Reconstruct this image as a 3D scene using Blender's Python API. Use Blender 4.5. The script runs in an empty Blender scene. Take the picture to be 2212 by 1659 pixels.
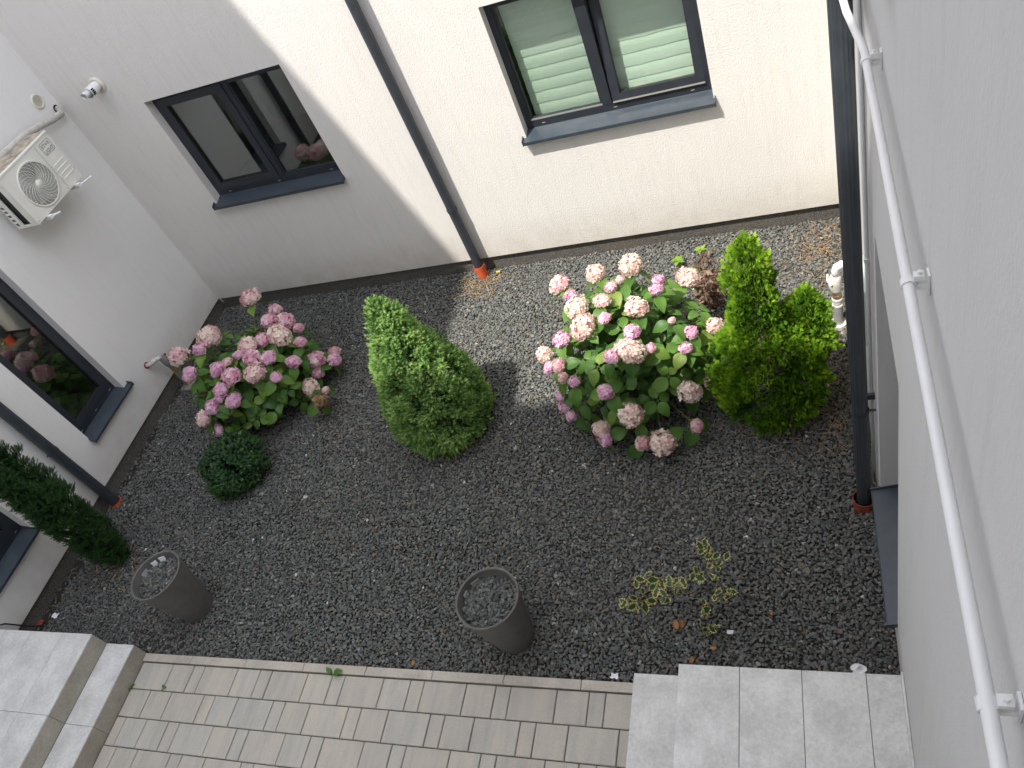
import bpy, bmesh, math, random
import numpy as np
from mathutils import Vector, Matrix

# ---------------------------------------------------------------- camera, sky, sun, exposure
scn = bpy.context.scene
col = scn.collection
R = np.random.RandomState(7)
random.seed(7)

CAM = Vector((6.297, -5.674, 4.53))
RX = Vector((0.92451754, 0.18537395, -0.33302226))
RY = Vector((-0.08090532, -0.75839252, -0.64675739))
RZ = Vector((-0.37245356, 0.62488182, -0.68614944))
cam_d = bpy.data.cameras.new('camera')
cam_d.sensor_width = 36.0
cam_d.lens = 1706.525 / 2212 * 36
cam_d.clip_start = 0.02
cam_d.clip_end = 500
cam = bpy.data.objects.new('camera', cam_d)
col.objects.link(cam)
Rm = Matrix((RX, -RY, -RZ)).transposed()
cam.matrix_world = Matrix.Translation(CAM) @ Rm.to_4x4()
scn.camera = cam

SUN = Vector((0.27, 0.41, -1.0)).normalized()
sl = bpy.data.lights.new('sun', 'SUN')
sl.energy = 3.3
sl.angle = math.radians(0.6)
sl.color = (1.0, 0.955, 0.88)
so = bpy.data.objects.new('sun', sl)
so.rotation_euler = SUN.to_track_quat('-Z', 'Y').to_euler()
so.location = (-3, -4, 14)
col.objects.link(so)

CLOUD_FILL = 12.0
w = bpy.data.worlds.new('World')
scn.world = w
w.use_nodes = True
wn = w.node_tree
sky = wn.nodes.new('ShaderNodeTexSky')
sky.sky_type = 'NISHITA'
sky.sun_disc = False
sky.sun_elevation = math.asin(-SUN.z)
sky.sun_rotation = math.atan2(-SUN.x, -SUN.y)
sky.air_density = 1.0
sky.dust_density = 2.5
sky.ozone_density = 0.8
wn.nodes['Background'].inputs[1].default_value = 0.15
# unseen cloud cover added to lift the ambient light, evenly over the whole dome
wtc = wn.nodes.new('ShaderNodeTexCoord')
wno = wn.nodes.new('ShaderNodeTexNoise')
wno.inputs['Scale'].default_value = 2.6
wno.inputs['Detail'].default_value = 6
wno.inputs['Roughness'].default_value = 0.6
wn.links.new(wtc.outputs['Generated'], wno.inputs['Vector'])
wra = wn.nodes.new('ShaderNodeValToRGB')
wra.color_ramp.elements[0].position = 0.38
wra.color_ramp.elements[1].position = 0.58
wn.links.new(wno.outputs['Fac'], wra.inputs[0])
wmx = wn.nodes.new('ShaderNodeMix')
wmx.data_type = 'RGBA'
wn.links.new(wra.outputs[0], wmx.inputs[0])
wn.links.new(sky.outputs[0], wmx.inputs[6])
wmx.inputs[7].default_value = (CLOUD_FILL * 0.935, CLOUD_FILL * 0.965, CLOUD_FILL * 1.07, 1)
wn.links.new(wmx.outputs[2], wn.nodes['Background'].inputs[0])

scn.view_settings.view_transform = 'Standard'
scn.view_settings.look = 'None'
scn.view_settings.gamma = 1.0
scn.view_settings.exposure = 1.03
scn.cycles.max_bounces = 7
scn.cycles.diffuse_bounces = 4
scn.cycles.glossy_bounces = 3
scn.cycles.transmission_bounces = 3
scn.cycles.caustics_reflective = False
scn.cycles.caustics_refractive = False
scn.cycles.transparent_max_bounces = 12

# ---------------------------------------------------------------- materials
def mat(name):
    m = bpy.data.materials.new(name)
    m.use_nodes = True
    nt = m.node_tree
    return m, nt, nt.nodes['Principled BSDF']

def N(nt, typ, **kw):
    n = nt.nodes.new(typ)
    for k, v in kw.items():
        if k.startswith('i_'):
            key = k[2:]
            n.inputs[int(key) if key.isdigit() else key].default_value = v
        else:
            setattr(n, k, v)
    return n

def ramp(nt, src, stops):
    r = N(nt, 'ShaderNodeValToRGB')
    el = r.color_ramp.elements
    while len(el) < len(stops):
        el.new(0.5)
    for e, (p, c) in zip(el, stops):
        e.position = p
        e.color = (c[0], c[1], c[2], 1)
    nt.links.new(src, r.inputs[0])
    return r.outputs[0]

def mixc(nt, a, b, fac, typ='MIX'):
    n = N(nt, 'ShaderNodeMix', data_type='RGBA', blend_type=typ)
    for s, v in ((6, a), (7, b)):
        if isinstance(v, tuple):
            n.inputs[s].default_value = (v[0], v[1], v[2], 1)
        else:
            nt.links.new(v, n.inputs[s])
    if isinstance(fac, (int, float)):
        n.inputs[0].default_value = fac
    else:
        nt.links.new(fac, n.inputs[0])
    return n.outputs[2]

def coords(nt, scale=(1, 1, 1), out='Object'):
    t = N(nt, 'ShaderNodeTexCoord')
    mp = N(nt, 'ShaderNodeMapping')
    mp.inputs['Scale'].default_value = scale
    nt.links.new(t.outputs[out], mp.inputs[0])
    return mp.outputs[0]

def noise(nt, vec, scale, detail=3, rough=0.55):
    n = N(nt, 'ShaderNodeTexNoise')
    n.inputs['Scale'].default_value = scale
    n.inputs['Detail'].default_value = detail
    n.inputs['Roughness'].default_value = rough
    nt.links.new(vec, n.inputs['Vector'])
    return n.outputs['Fac']

def bump(nt, bsdf, h, strength, dist):
    b = N(nt, 'ShaderNodeBump')
    b.inputs['Strength'].default_value = strength
    b.inputs['Distance'].default_value = dist
    nt.links.new(h, b.inputs['Height'])
    nt.links.new(b.outputs[0], bsdf.inputs['Normal'])

def simple(name, c, rough=0.5, metal=0.0, var=0.0, vscale=6.0, spec=None, bscale=None, bstr=0.2, bdist=0.002):
    m, nt, b = mat(name)
    b.inputs['Roughness'].default_value = rough
    b.inputs['Metallic'].default_value = metal
    if spec is not None:
        b.inputs['Specular IOR Level'].default_value = spec
    vec = coords(nt)
    if var:
        f = noise(nt, vec, vscale, 5)
        lo = tuple(v * (1 - var) for v in c)
        hi = tuple(min(1, v * (1 + var)) for v in c)
        nt.links.new(ramp(nt, f, [(0.3, lo), (0.7, hi)]), b.inputs['Base Color'])
    else:
        b.inputs['Base Color'].default_value = (c[0], c[1], c[2], 1)
    if bscale:
        bump(nt, b, noise(nt, vec, bscale, 3), bstr, bdist)
    return m

def stucco(name, warm, cool, stain=0.12, bs=0.75):
    m, nt, b = mat(name)
    b.inputs['Roughness'].default_value = 0.92
    b.inputs['Specular IOR Level'].default_value = 0.15
    vec = coords(nt)
    big = noise(nt, vec, 1.3, 3, 0.6)
    c = ramp(nt, big, [(0.35, cool), (0.65, warm)])
    # trowel / weather streaks running down the wall
    st = noise(nt, coords(nt, (14, 14, 1.6)), 1.3, 4, 0.7)
    stf = ramp(nt, st, [(0.5, (0, 0, 0)), (0.78, (1, 1, 1))])
    mm = N(nt, 'ShaderNodeMath', operation='MULTIPLY')
    nt.links.new(stf, mm.inputs[0])
    mm.inputs[1].default_value = stain
    c = mixc(nt, c, (0.42, 0.40, 0.37), mm.outputs[0])
    # splash dirt just above the plinth
    sx = N(nt, 'ShaderNodeSeparateXYZ')
    nt.links.new(vec, sx.inputs[0])
    mr = N(nt, 'ShaderNodeMapRange')
    mr.inputs[1].default_value = 0.55
    mr.inputs[2].default_value = 0.12
    nt.links.new(sx.outputs[2], mr.inputs[0])
    dn = N(nt, 'ShaderNodeMath', operation='MULTIPLY')
    nt.links.new(mr.outputs[0], dn.inputs[0])
    nt.links.new(noise(nt, vec, 5, 2, 0.7), dn.inputs[1])
    dn2 = N(nt, 'ShaderNodeMath', operation='MULTIPLY')
    nt.links.new(dn.outputs[0], dn2.inputs[0])
    dn2.inputs[1].default_value = 0.7
    c = mixc(nt, c, (0.40, 0.34, 0.26), dn2.outputs[0])
    nt.links.new(c, b.inputs['Base Color'])
    bump(nt, b, noise(nt, vec, 75, 2, 0.8), bs, 0.006)
    return m

M = {}
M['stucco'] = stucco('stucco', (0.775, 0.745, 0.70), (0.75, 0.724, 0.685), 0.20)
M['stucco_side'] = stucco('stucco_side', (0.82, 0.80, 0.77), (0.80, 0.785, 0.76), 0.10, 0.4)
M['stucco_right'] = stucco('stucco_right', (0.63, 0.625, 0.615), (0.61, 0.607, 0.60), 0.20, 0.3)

def plinth_mat():
    m, nt, b = mat('plinth_granulate')
    b.inputs['Roughness'].default_value = 0.85
    vec = coords(nt)
    v = N(nt, 'ShaderNodeTexVoronoi')
    v.inputs['Scale'].default_value = 260
    nt.links.new(vec, v.inputs['Vector'])
    sp = N(nt, 'ShaderNodeSeparateColor')
    nt.links.new(v.outputs['Color'], sp.inputs[0])
    c = ramp(nt, sp.outputs[0], [(0.0, (0.035, 0.033, 0.03)), (0.6, (0.10, 0.095, 0.085)), (1.0, (0.24, 0.22, 0.19))])
    d = noise(nt, vec, 4, 5, 0.7)
    c = mixc(nt, c, (0.16, 0.13, 0.095), ramp(nt, d, [(0.5, (0, 0, 0)), (0.8, (0.7, 0.7, 0.7))]))
    nt.links.new(c, b.inputs['Base Color'])
    bump(nt, b, v.outputs['Distance'], 0.5, 0.003)
    return m
M['plinth'] = plinth_mat()

def metal_mat(name, c, rough, dust=0.3):
    m, nt, b = mat(name)
    vec = coords(nt)
    d = noise(nt, vec, 9, 6, 0.7)
    f = ramp(nt, d, [(0.45, (0, 0, 0)), (0.85, (dust, dust, dust))])
    nt.links.new(mixc(nt, c, (0.22, 0.21, 0.2), f), b.inputs['Base Color'])
    r = N(nt, 'ShaderNodeMapRange')
    r.inputs[3].default_value = rough - 0.08
    r.inputs[4].default_value = rough + 0.2
    nt.links.new(d, r.inputs[0])
    nt.links.new(r.outputs[0], b.inputs['Roughness'])
    return m
M['frame'] = metal_mat('anthracite_frame', (0.022, 0.027, 0.036), 0.38, 0.06)
M['sill'] = metal_mat('anthracite_sill', (0.036, 0.048, 0.062), 0.36, 0.16)
M['pipe'] = metal_mat('anthracite_pipe', (0.036, 0.044, 0.054), 0.36, 0.12)
M['gasket'] = simple('gasket', (0.01, 0.01, 0.01), 0.6)
M['silver'] = simple('alu_edge', (0.55, 0.54, 0.5), 0.35, 0.6)
M['white_paint'] = simple('white_paint', (0.80, 0.80, 0.79), 0.42, 0, 0.05, 5)
M['white_dirty'] = simple('white_dirty', (0.62, 0.59, 0.54), 0.5, 0, 0.28, 14, bscale=60, bstr=0.2)
M['ivory'] = simple('ivory_plastic', (0.70, 0.67, 0.56), 0.45, 0, 0.06, 8)
M['ac_white'] = simple('ac_white', (0.76, 0.75, 0.68), 0.4, 0, 0.05, 5)
M['ac_dirty'] = simple('ac_dirty_top', (0.40, 0.35, 0.28), 0.8, 0, 0.5, 16, bscale=40, bstr=0.4)
M['coil'] = simple('coil_dark', (0.012, 0.02, 0.018), 0.45, 0.2, 0.3, 200)
M['black'] = simple('black_void', (0.008, 0.008, 0.008), 0.8)
M['grey_print'] = simple('grey_print', (0.30, 0.30, 0.31), 0.5)
M['foam'] = simple('pipe_foam', (0.50, 0.48, 0.44), 0.8, 0, 0.15, 25, bscale=50, bstr=0.3)
M['orange'] = simple('orange_pvc', (0.62, 0.105, 0.035), 0.42, 0, 0.15, 18)
M['brown_pvc'] = simple('brown_clay', (0.26, 0.055, 0.03), 0.5, 0, 0.25, 18)
M['yellow'] = simple('yellow_tag', (0.70, 0.50, 0.03), 0.5)
M['rust'] = simple('rusty_brass', (0.28, 0.17, 0.08), 0.6, 0.2, 0.45, 40)
M['galv'] = simple('galvanised', (0.48, 0.48, 0.48), 0.45, 0.4, 0.15, 20)
M['cast'] = simple('cast_grey', (0.20, 0.195, 0.18), 0.65, 0, 0.35, 25)
M['cable'] = simple('black_cable', (0.012, 0.012, 0.012), 0.5)
M['soil'] = simple('soil', (0.030, 0.026, 0.021), 0.95, 0, 0.4, 8, bscale=60, bstr=0.6, bdist=0.01)
M['room'] = simple('dim_room', (0.055, 0.055, 0.05), 0.9, 0, 0.2, 2)  # dark wall colour stands in for the lack of light indoors
M['meter_box'] = simple('meter_box', (0.55, 0.62, 0.58), 0.4)
M['paper'] = simple('paper', (0.78, 0.78, 0.79), 0.8, 0, 0.1, 30)
M['joint'] = simple('joint_sand', (0.085, 0.076, 0.062), 0.95, 0, 0.3, 20)
M['concrete'] = simple('concrete_core', (0.30, 0.29, 0.27), 0.9, 0, 0.15, 8)
M['bark'] = simple('bark', (0.11, 0.075, 0.05), 0.9, 0, 0.4, 30, bscale=60, bstr=0.6)
M['stem_green'] = simple('stem_green', (0.13, 0.14, 0.05), 0.7, 0, 0.3, 20)

def ground_mat():
    # earth seen beyond / below the gravel
    return M['soil']

def stone_mat():
    m, nt, b = mat('basalt_chipping')
    at = N(nt, 'ShaderNodeAttribute', attribute_name='tint')
    c = ramp(nt, at.outputs['Fac'], [(0.0, (0.066, 0.070, 0.068)), (0.35, (0.120, 0.126, 0.121)), (0.62, (0.188, 0.194, 0.180)),
                                    (0.80, (0.18, 0.17, 0.135)), (0.88, (0.19, 0.14, 0.10)), (0.94, (0.23, 0.235, 0.22)), (1.0, (0.58, 0.57, 0.53))])
    n = noise(nt, coords(nt), 90, 2, 0.6)
    c = mixc(nt, c, ramp(nt, n, [(0.3, (0.72, 0.72, 0.72)), (0.75, (1.22, 1.21, 1.18))]), 1.0, 'MULTIPLY')
    nt.links.new(c, b.inputs['Base Color'])
    b.inputs['Roughness'].default_value = 0.85
    b.inputs['Specular IOR Level'].default_value = 0.2
    return m
M['stone'] = stone_mat()

def paver_mat():
    m, nt, b = mat('paver_concrete')
    oi = N(nt, 'ShaderNodeObjectInfo')
    c0 = ramp(nt, oi.outputs['Random'], [(0.0, (0.425, 0.398, 0.352)), (0.5, (0.465, 0.430, 0.372)), (1.0, (0.44, 0.425, 0.385))])
    mp = N(nt, 'ShaderNodeMapping')
    g = N(nt, 'ShaderNodeNewGeometry')
    cb = N(nt, 'ShaderNodeCombineXYZ')
    ml = N(nt, 'ShaderNodeMath', operation='MULTIPLY')
    nt.links.new(oi.outputs['Random'], ml.inputs[0])
    ml.inputs[1].default_value = 37.0
    nt.links.new(ml.outputs[0], cb.inputs[0])
    nt.links.new(ml.outputs[0], cb.inputs[2])
    nt.links.new(g.outputs['Position'], mp.inputs[0])
    nt.links.new(cb.outputs[0], mp.inputs['Location'])
    mp.inputs['Scale'].default_value = (1.0, 0.16, 1.0)
    s1 = noise(nt, mp.outputs[0], 15, 5, 0.6)
    warm = ramp(nt, s1, [(0.30, (0.86, 0.87, 0.865)), (0.5, (1.0, 1.0, 0.99)), (0.72, (1.13, 1.09, 1.01))])
    c = mixc(nt, c0, warm, 1.0, 'MULTIPLY')
    f = noise(nt, g.outputs['Position'], 220, 3, 0.7)
    c = mixc(nt, c, ramp(nt, f, [(0.3, (0.82, 0.82, 0.82)), (0.7, (1.12, 1.12, 1.12))]), 1.0, 'MULTIPLY')
    nt.links.new(c, b.inputs['Base Color'])
    b.inputs['Roughness'].default_value = 0.85
    bump(nt, b, f, 0.3, 0.002)
    return m
M['paver'] = paver_mat()

def tile_mat(name, base):
    m, nt, b = mat(name)
    oi = N(nt, 'ShaderNodeObjectInfo')
    g = N(nt, 'ShaderNodeNewGeometry')
    mp = N(nt, 'ShaderNodeMapping')
    cb = N(nt, 'ShaderNodeCombineXYZ')
    ml = N(nt, 'ShaderNodeMath', operation='MULTIPLY')
    nt.links.new(oi.outputs['Random'], ml.inputs[0])
    ml.inputs[1].default_value = 53.0
    nt.links.new(ml.outputs[0], cb.inputs[1])
    nt.links.new(g.outputs['Position'], mp.inputs[0])
    nt.links.new(cb.outputs[0], mp.inputs['Location'])
    n1 = noise(nt, mp.outputs[0], 5.5, 7, 0.62)
    lo = tuple(v * 0.80 for v in base)
    hi = tuple(v * 1.16 for v in base)
    c = ramp(nt, n1, [(0.3, lo), (0.7, hi)])
    n2 = noise(nt, mp.outputs[0], 48, 4, 0.8)
    c = mixc(nt, c, ramp(nt, n2, [(0.32, (0.84, 0.84, 0.83)), (0.7, (1.1, 1.1, 1.09))]), 1.0, 'MULTIPLY')
    nt.links.new(c, b.inputs['Base Color'])
    b.inputs['Roughness'].default_value = 0.6
    bump(nt, b, n2, 0.12, 0.001)
    return m
M['tile'] = tile_mat('porcelain_tile', (0.63, 0.625, 0.605))
M['riser_tile'] = tile_mat('riser_tile', (0.40, 0.37, 0.31))
M['kerb'] = tile_mat('kerb_concrete', (0.46, 0.42, 0.355))
M['pot'] = None

def pot_mat():
    m, nt, b = mat('pot_resin')
    vec = coords(nt)
    wv = N(nt, 'ShaderNodeTexWave', wave_type='BANDS', bands_direction='Z')
    wv.inputs['Scale'].default_value = 22
    wv.inputs['Distortion'].default_value = 1.2
    wv.inputs['Detail'].default_value = 2
    nt.links.new(vec, wv.inputs['Vector'])
    n = noise(nt, vec, 14, 4)
    nt.links.new(ramp(nt, n, [(0.3, (0.105, 0.101, 0.095)), (0.7, (0.135, 0.129, 0.12))]), b.inputs['Base Color'])
    b.inputs['Roughness'].default_value = 0.62
    bump(nt, b, wv.outputs['Fac'], 0.35, 0.003)
    return m
M['pot'] = pot_mat()

def glass_mat(name, tint, ior, gtint=(1, 1, 1)):
    m = bpy.data.materials.new(name)
    m.use_nodes = True
    nt = m.node_tree
    nt.nodes.remove(nt.nodes['Principled BSDF'])
    out = nt.nodes['Material Output']
    tr = N(nt, 'ShaderNodeBsdfTransparent')
    tr.inputs[0].default_value = (*tint, 1)
    gl = N(nt, 'ShaderNodeBsdfGlossy')
    gl.inputs['Roughness'].default_value = 0.004
    gl.inputs[0].default_value = (*gtint, 1)
    lw = N(nt, 'ShaderNodeLayerWeight')
    lw.inputs[0].default_value = 0.5
    pw = N(nt, 'ShaderNodeMath', operation='POWER')
    nt.links.new(lw.outputs['Facing'], pw.inputs[0])
    pw.inputs[1].default_value = 5.0
    fr = N(nt, 'ShaderNodeMapRange')
    fr.inputs[3].default_value = ior
    fr.inputs[4].default_value = 1.0
    nt.links.new(pw.outputs[0], fr.inputs[0])
    mx = N(nt, 'ShaderNodeMixShader')
    nt.links.new(fr.outputs[0], mx.inputs[0])
    nt.links.new(tr.outputs[0], mx.inputs[1])
    nt.links.new(gl.outputs[0], mx.inputs[2])
    nt.links.new(mx.outputs[0], out.inputs[0])
    return m
M['glass'] = glass_mat('window_glass', (0.80, 0.86, 0.82), 0.15)
M['glass_clear'] = glass_mat('window_glass_clear', (0.93, 0.985, 0.95), 0.07)

def leaf_mat(name, stops, trans=0.3, rough=0.5, rnd='attr', spec=0.4, tcol=(1.25, 1.2, 0.5)):
    m, nt, b = mat(name)
    if rnd == 'attr':
        src = N(nt, 'ShaderNodeAttribute', attribute_name='tint').outputs['Fac']
    else:
        src = N(nt, 'ShaderNodeObjectInfo').outputs['Random']
    c = ramp(nt, src, stops)
    if rnd != 'attr':
        n = noise(nt, coords(nt), 40, 3)
        c = mixc(nt, c, ramp(nt, n, [(0.3, (0.82, 0.82, 0.82)), (0.7, (1.15, 1.12, 1.0))]), 1.0, 'MULTIPLY')
    nt.links.new(c, b.inputs['Base Color'])
    b.inputs['Roughness'].default_value = rough
    b.inputs['Specular IOR Level'].default_value = spec
    t = N(nt, 'ShaderNodeBsdfTranslucent')
    nt.links.new(mixc(nt, c, tcol, 1.0, 'MULTIPLY'), t.inputs[0])
    mx = N(nt, 'ShaderNodeMixShader')
    mx.inputs[0].default_value = trans
    nt.links.new(b.outputs[0], mx.inputs[1])
    nt.links.new(t.outputs[0], mx.inputs[2])
    nt.links.new(mx.outputs[0], nt.nodes['Material Output'].inputs[0])
    return m
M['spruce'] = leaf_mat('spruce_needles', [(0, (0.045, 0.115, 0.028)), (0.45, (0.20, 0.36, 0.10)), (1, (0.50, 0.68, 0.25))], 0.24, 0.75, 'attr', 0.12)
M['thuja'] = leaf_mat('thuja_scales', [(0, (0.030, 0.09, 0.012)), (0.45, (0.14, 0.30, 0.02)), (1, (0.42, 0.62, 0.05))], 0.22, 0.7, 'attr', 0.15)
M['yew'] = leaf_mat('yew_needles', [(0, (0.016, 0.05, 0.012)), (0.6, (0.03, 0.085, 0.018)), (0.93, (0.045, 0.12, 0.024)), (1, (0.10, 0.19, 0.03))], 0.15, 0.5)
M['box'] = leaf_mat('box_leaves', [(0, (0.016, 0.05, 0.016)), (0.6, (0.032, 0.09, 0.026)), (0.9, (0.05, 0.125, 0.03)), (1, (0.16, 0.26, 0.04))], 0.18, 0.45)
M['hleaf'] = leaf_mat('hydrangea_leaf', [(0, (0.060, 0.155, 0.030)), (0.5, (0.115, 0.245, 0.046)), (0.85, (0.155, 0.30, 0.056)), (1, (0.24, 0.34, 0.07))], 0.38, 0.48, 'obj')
M['hleaf_shade'] = leaf_mat('hydrangea_leaf_shade', [(0, (0.045, 0.115, 0.022)), (1, (0.085, 0.18, 0.034))], 0.25, 0.5)  # darker copy of the leaf, inner shade put into its colour
M['holly_in'] = leaf_mat('holly_green', [(0, (0.030, 0.070, 0.028)), (1, (0.05, 0.105, 0.04))], 0.12, 0.38, 'obj')
M['holly_edge'] = leaf_mat('holly_cream', [(0, (0.50, 0.47, 0.16)), (1, (0.58, 0.53, 0.24))], 0.2, 0.42, 'obj', tcol=(1, 1, 0.8))
M['dryleaf'] = leaf_mat('dry_leaf', [(0, (0.30, 0.15, 0.07)), (1, (0.42, 0.23, 0.11))], 0.2, 0.7, 'obj', tcol=(1, .9, .7))
M['withered'] = leaf_mat('withered_leaf', [(0, (0.10, 0.062, 0.042)), (0.6, (0.20, 0.125, 0.088)), (1, (0.33, 0.23, 0.165))], 0.15, 0.8, tcol=(1, .9, .7))
M['straw'] = leaf_mat('straw', [(0, (0.33, 0.17, 0.06)), (0.6, (0.50, 0.29, 0.12)), (1, (0.62, 0.46, 0.24))], 0.1, 0.7, tcol=(1, .9, .7))
M['sprout'] = leaf_mat('fresh_sprout', [(0, (0.17, 0.33, 0.03)), (1, (0.26, 0.42, 0.05))], 0.35, 0.45, 'obj')
M['weed'] = leaf_mat('weed_leaf', [(0, (0.08, 0.19, 0.03)), (1, (0.12, 0.25, 0.05))], 0.3, 0.5, 'obj')
PT = (1.1, 0.95, 0.95)
M['fl0'] = leaf_mat('petal_pink', [(0, (0.66, 0.30, 0.42)), (0.45, (0.81, 0.52, 0.61)), (1, (0.88, 0.74, 0.74))], 0.32, 0.6, 'attr', 0.2, PT)
M['fl1'] = leaf_mat('petal_pale_pink', [(0, (0.74, 0.40, 0.46)), (0.5, (0.83, 0.60, 0.61)), (1, (0.87, 0.80, 0.68))], 0.32, 0.6, 'attr', 0.2, PT)
M['fl2'] = leaf_mat('petal_mauve', [(0, (0.64, 0.30, 0.49)), (0.45, (0.79, 0.48, 0.64)), (1, (0.87, 0.70, 0.77))], 0.32, 0.6, 'attr', 0.2, PT)
M['fl3'] = leaf_mat('petal_cream', [(0, (0.76, 0.50, 0.46)), (0.5, (0.85, 0.70, 0.62)), (1, (0.88, 0.82, 0.72))], 0.32, 0.6, 'attr', 0.2, PT)
M['fl4'] = leaf_mat('petal_dead', [(0, (0.14, 0.08, 0.04)), (0.6, (0.24, 0.15, 0.08)), (1, (0.36, 0.25, 0.14))], 0.15, 0.8, 'attr', 0.2, PT)

def blind_mat():
    m, nt, b = mat('blind_fabric')
    n = noise(nt, coords(nt, (1, 1, 6)), 30, 4, 0.7)
    nt.links.new(ramp(nt, n, [(0.3, (0.66, 0.71, 0.62)), (0.7, (0.76, 0.80, 0.72))]), b.inputs['Base Color'])
    b.inputs['Roughness'].default_value = 0.85
    t = N(nt, 'ShaderNodeBsdfTranslucent')
    t.inputs[0].default_value = (0.7, 0.74, 0.66, 1)
    mx = N(nt, 'ShaderNodeMixShader')
    mx.inputs[0].default_value = 0.15
    nt.links.new(b.outputs[0], mx.inputs[1])
    nt.links.new(t.outputs[0], mx.inputs[2])
    nt.links.new(mx.outputs[0], nt.nodes['Material Output'].inputs[0])
    return m
M['blind'] = blind_mat()

# ---------------------------------------------------------------- mesh helpers
class MB:
    def __init__(self):
        self.v, self.f, self.mi = [], [], []
        self.cur = 0
    def add(self, vs, fs):
        o = len(self.v)
        self.v += [tuple(p) for p in vs]
        self.f += [tuple(i + o for i in q) for q in fs]
        self.mi += [self.cur] * len(fs)
        return self
    def box(self, x0, x1, y0, y1, z0, z1):
        x0, x1 = min(x0, x1), max(x0, x1)
        y0, y1 = min(y0, y1), max(y0, y1)
        z0, z1 = min(z0, z1), max(z0, z1)
        vs = [(x0, y0, z0), (x1, y0, z0), (x1, y1, z0), (x0, y1, z0), (x0, y0, z1), (x1, y0, z1), (x1, y1, z1), (x0, y1, z1)]
        return self.add(vs, [(0, 3, 2, 1), (4, 5, 6, 7), (0, 1, 5, 4), (1, 2, 6, 5), (2, 3, 7, 6), (3, 0, 4, 7)])
    def cbox(self, x0, x1, y0, y1, z0, z1, c):
        vs = [(x0, y0, z0), (x1, y0, z0), (x1, y1, z0), (x0, y1, z0),
              (x0, y0, z1 - c), (x1, y0, z1 - c), (x1, y1, z1 - c), (x0, y1, z1 - c),
              (x0 + c, y0 + c, z1), (x1 - c, y0 + c, z1), (x1 - c, y1 - c, z1), (x0 + c, y1 - c, z1)]
        fs = [(0, 3, 2, 1), (8, 9, 10, 11)]
        for a in range(4):
            b = (a + 1) % 4
            fs += [(a, b, b + 4, a + 4), (a + 4, b + 4, b + 8, a + 8)]
        return self.add(vs, fs)
    def tube(self, pts, rad, seg=10, caps=True, flute=0.0):
        pts = [Vector(p) for p in pts]
        rads = rad if isinstance(rad, (list, tuple)) else [rad] * len(pts)
        rings = []
        t0 = (pts[1] - pts[0]).normalized()
        ref = Vector((0, 0, 1)) if abs(t0.z) < 0.9 else Vector((1, 0, 0))
        u = t0.cross(ref).normalized()
        for i, p in enumerate(pts):
            if i == 0: t = pts[1] - pts[0]
            elif i == len(pts) - 1: t = pts[-1] - pts[-2]
            else: t = (pts[i + 1] - pts[i]).normalized() + (pts[i] - pts[i - 1]).normalized()
            t.normalize()
            u = (u - t * u.dot(t)).normalized()
            v = t.cross(u)
            rings.append([p + (u * math.cos(2 * math.pi * k / seg) + v * math.sin(2 * math.pi * k / seg)) * rads[i] * (1 - (flute if k % 2 else 0)) for k in range(seg)])
        vs = [q for r in rings for q in r]
        fs = []
        for i in range(len(pts) - 1):
            for k in range(seg):
                a, b = i * seg + k, i * seg + (k + 1) % seg
                fs.append((a, b, b + seg, a + seg))
        if caps:
            fs.append(tuple(range(seg))[::-1])
            fs.append(tuple((len(pts) - 1) * seg + k for k in range(seg)))
        return self.add(vs, fs)
    def lathe(self, prof, cx, cy, seg=32, axis='z', close=False, c3=0.0):
        vs, fs = [], []
        for (r, h) in prof:
            for k in range(seg):
                a = 2 * math.pi * k / seg
                c, s = r * math.cos(a), r * math.sin(a)
                if axis == 'z': vs.append((cx + c, cy + s, h))
                elif axis == 'x': vs.append((h, cx + c, cy + s))
                else: vs.append((cx + c, h, cy + s))
        n = len(prof)
        for i in range(n - 1):
            for k in range(seg):
                a, b = i * seg + k, i * seg + (k + 1) % seg
                fs.append((a, b, b + seg, a + seg))
        if prof[0][0] > 1e-6 and close: fs.append(tuple(range(seg))[::-1])
        if prof[-1][0] > 1e-6 and close: fs.append(tuple((n - 1) * seg + k for k in range(seg)))
        return self.add(vs, fs)
    def mesh(self, name, off=(0, 0, 0), smooth=False):
        me = bpy.data.meshes.new(name)
        me.from_pydata([(p[0] - off[0], p[1] - off[1], p[2] - off[2]) for p in self.v], [], self.f)
        me.update()
        if any(self.mi):
            me.polygons.foreach_set('material_index', self.mi)
        if smooth:
            me.polygons.foreach_set('use_smooth', [True] * len(me.polygons))
        return me

def wloc(o):
    p = Vector((0, 0, 0))
    while o is not None:
        p += o.location
        o = o.parent
    return p

def link(name, me, material, parent=None, loc=None):
    o = bpy.data.objects.new(name, me)
    col.objects.link(o)
    if material is not None and me is not None and not me.materials:
        for mm in (material if isinstance(material, (list, tuple)) else [material]):
            me.materials.append(M[mm] if isinstance(mm, str) else mm)
    if parent is not None: o.parent = parent
    if loc is not None: o.location = loc
    return o

def part(name, mb, material, parent=None, smooth=False, autosmooth=None):
    off = wloc(parent) if parent is not None else (0, 0, 0)
    me = mb.mesh(name, off, smooth)
    o = link(name, me, material, parent)
    if autosmooth is not None:
        sharp_by_angle(me, autosmooth)
    return o

def sharp_by_angle(me, ang):
    bm = bmesh.new()
    bm.from_mesh(me)
    for f in bm.faces: f.smooth = True
    for e in bm.edges:
        e.smooth = e.calc_face_angle(3.2) < ang
    bm.to_mesh(me)
    bm.free()

def tag(o, label=None, cat=None, group=None, kind=None):
    if label: o['label'] = label
    if cat: o['category'] = cat
    if group: o['group'] = group
    if kind: o['kind'] = kind
    return o

def thing(name, loc, label, cat, group=None):
    o = bpy.data.objects.new(name, None)
    o.empty_display_size = 0.1
    o.location = loc
    col.objects.link(o)
    return tag(o, label, cat, group)

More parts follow.
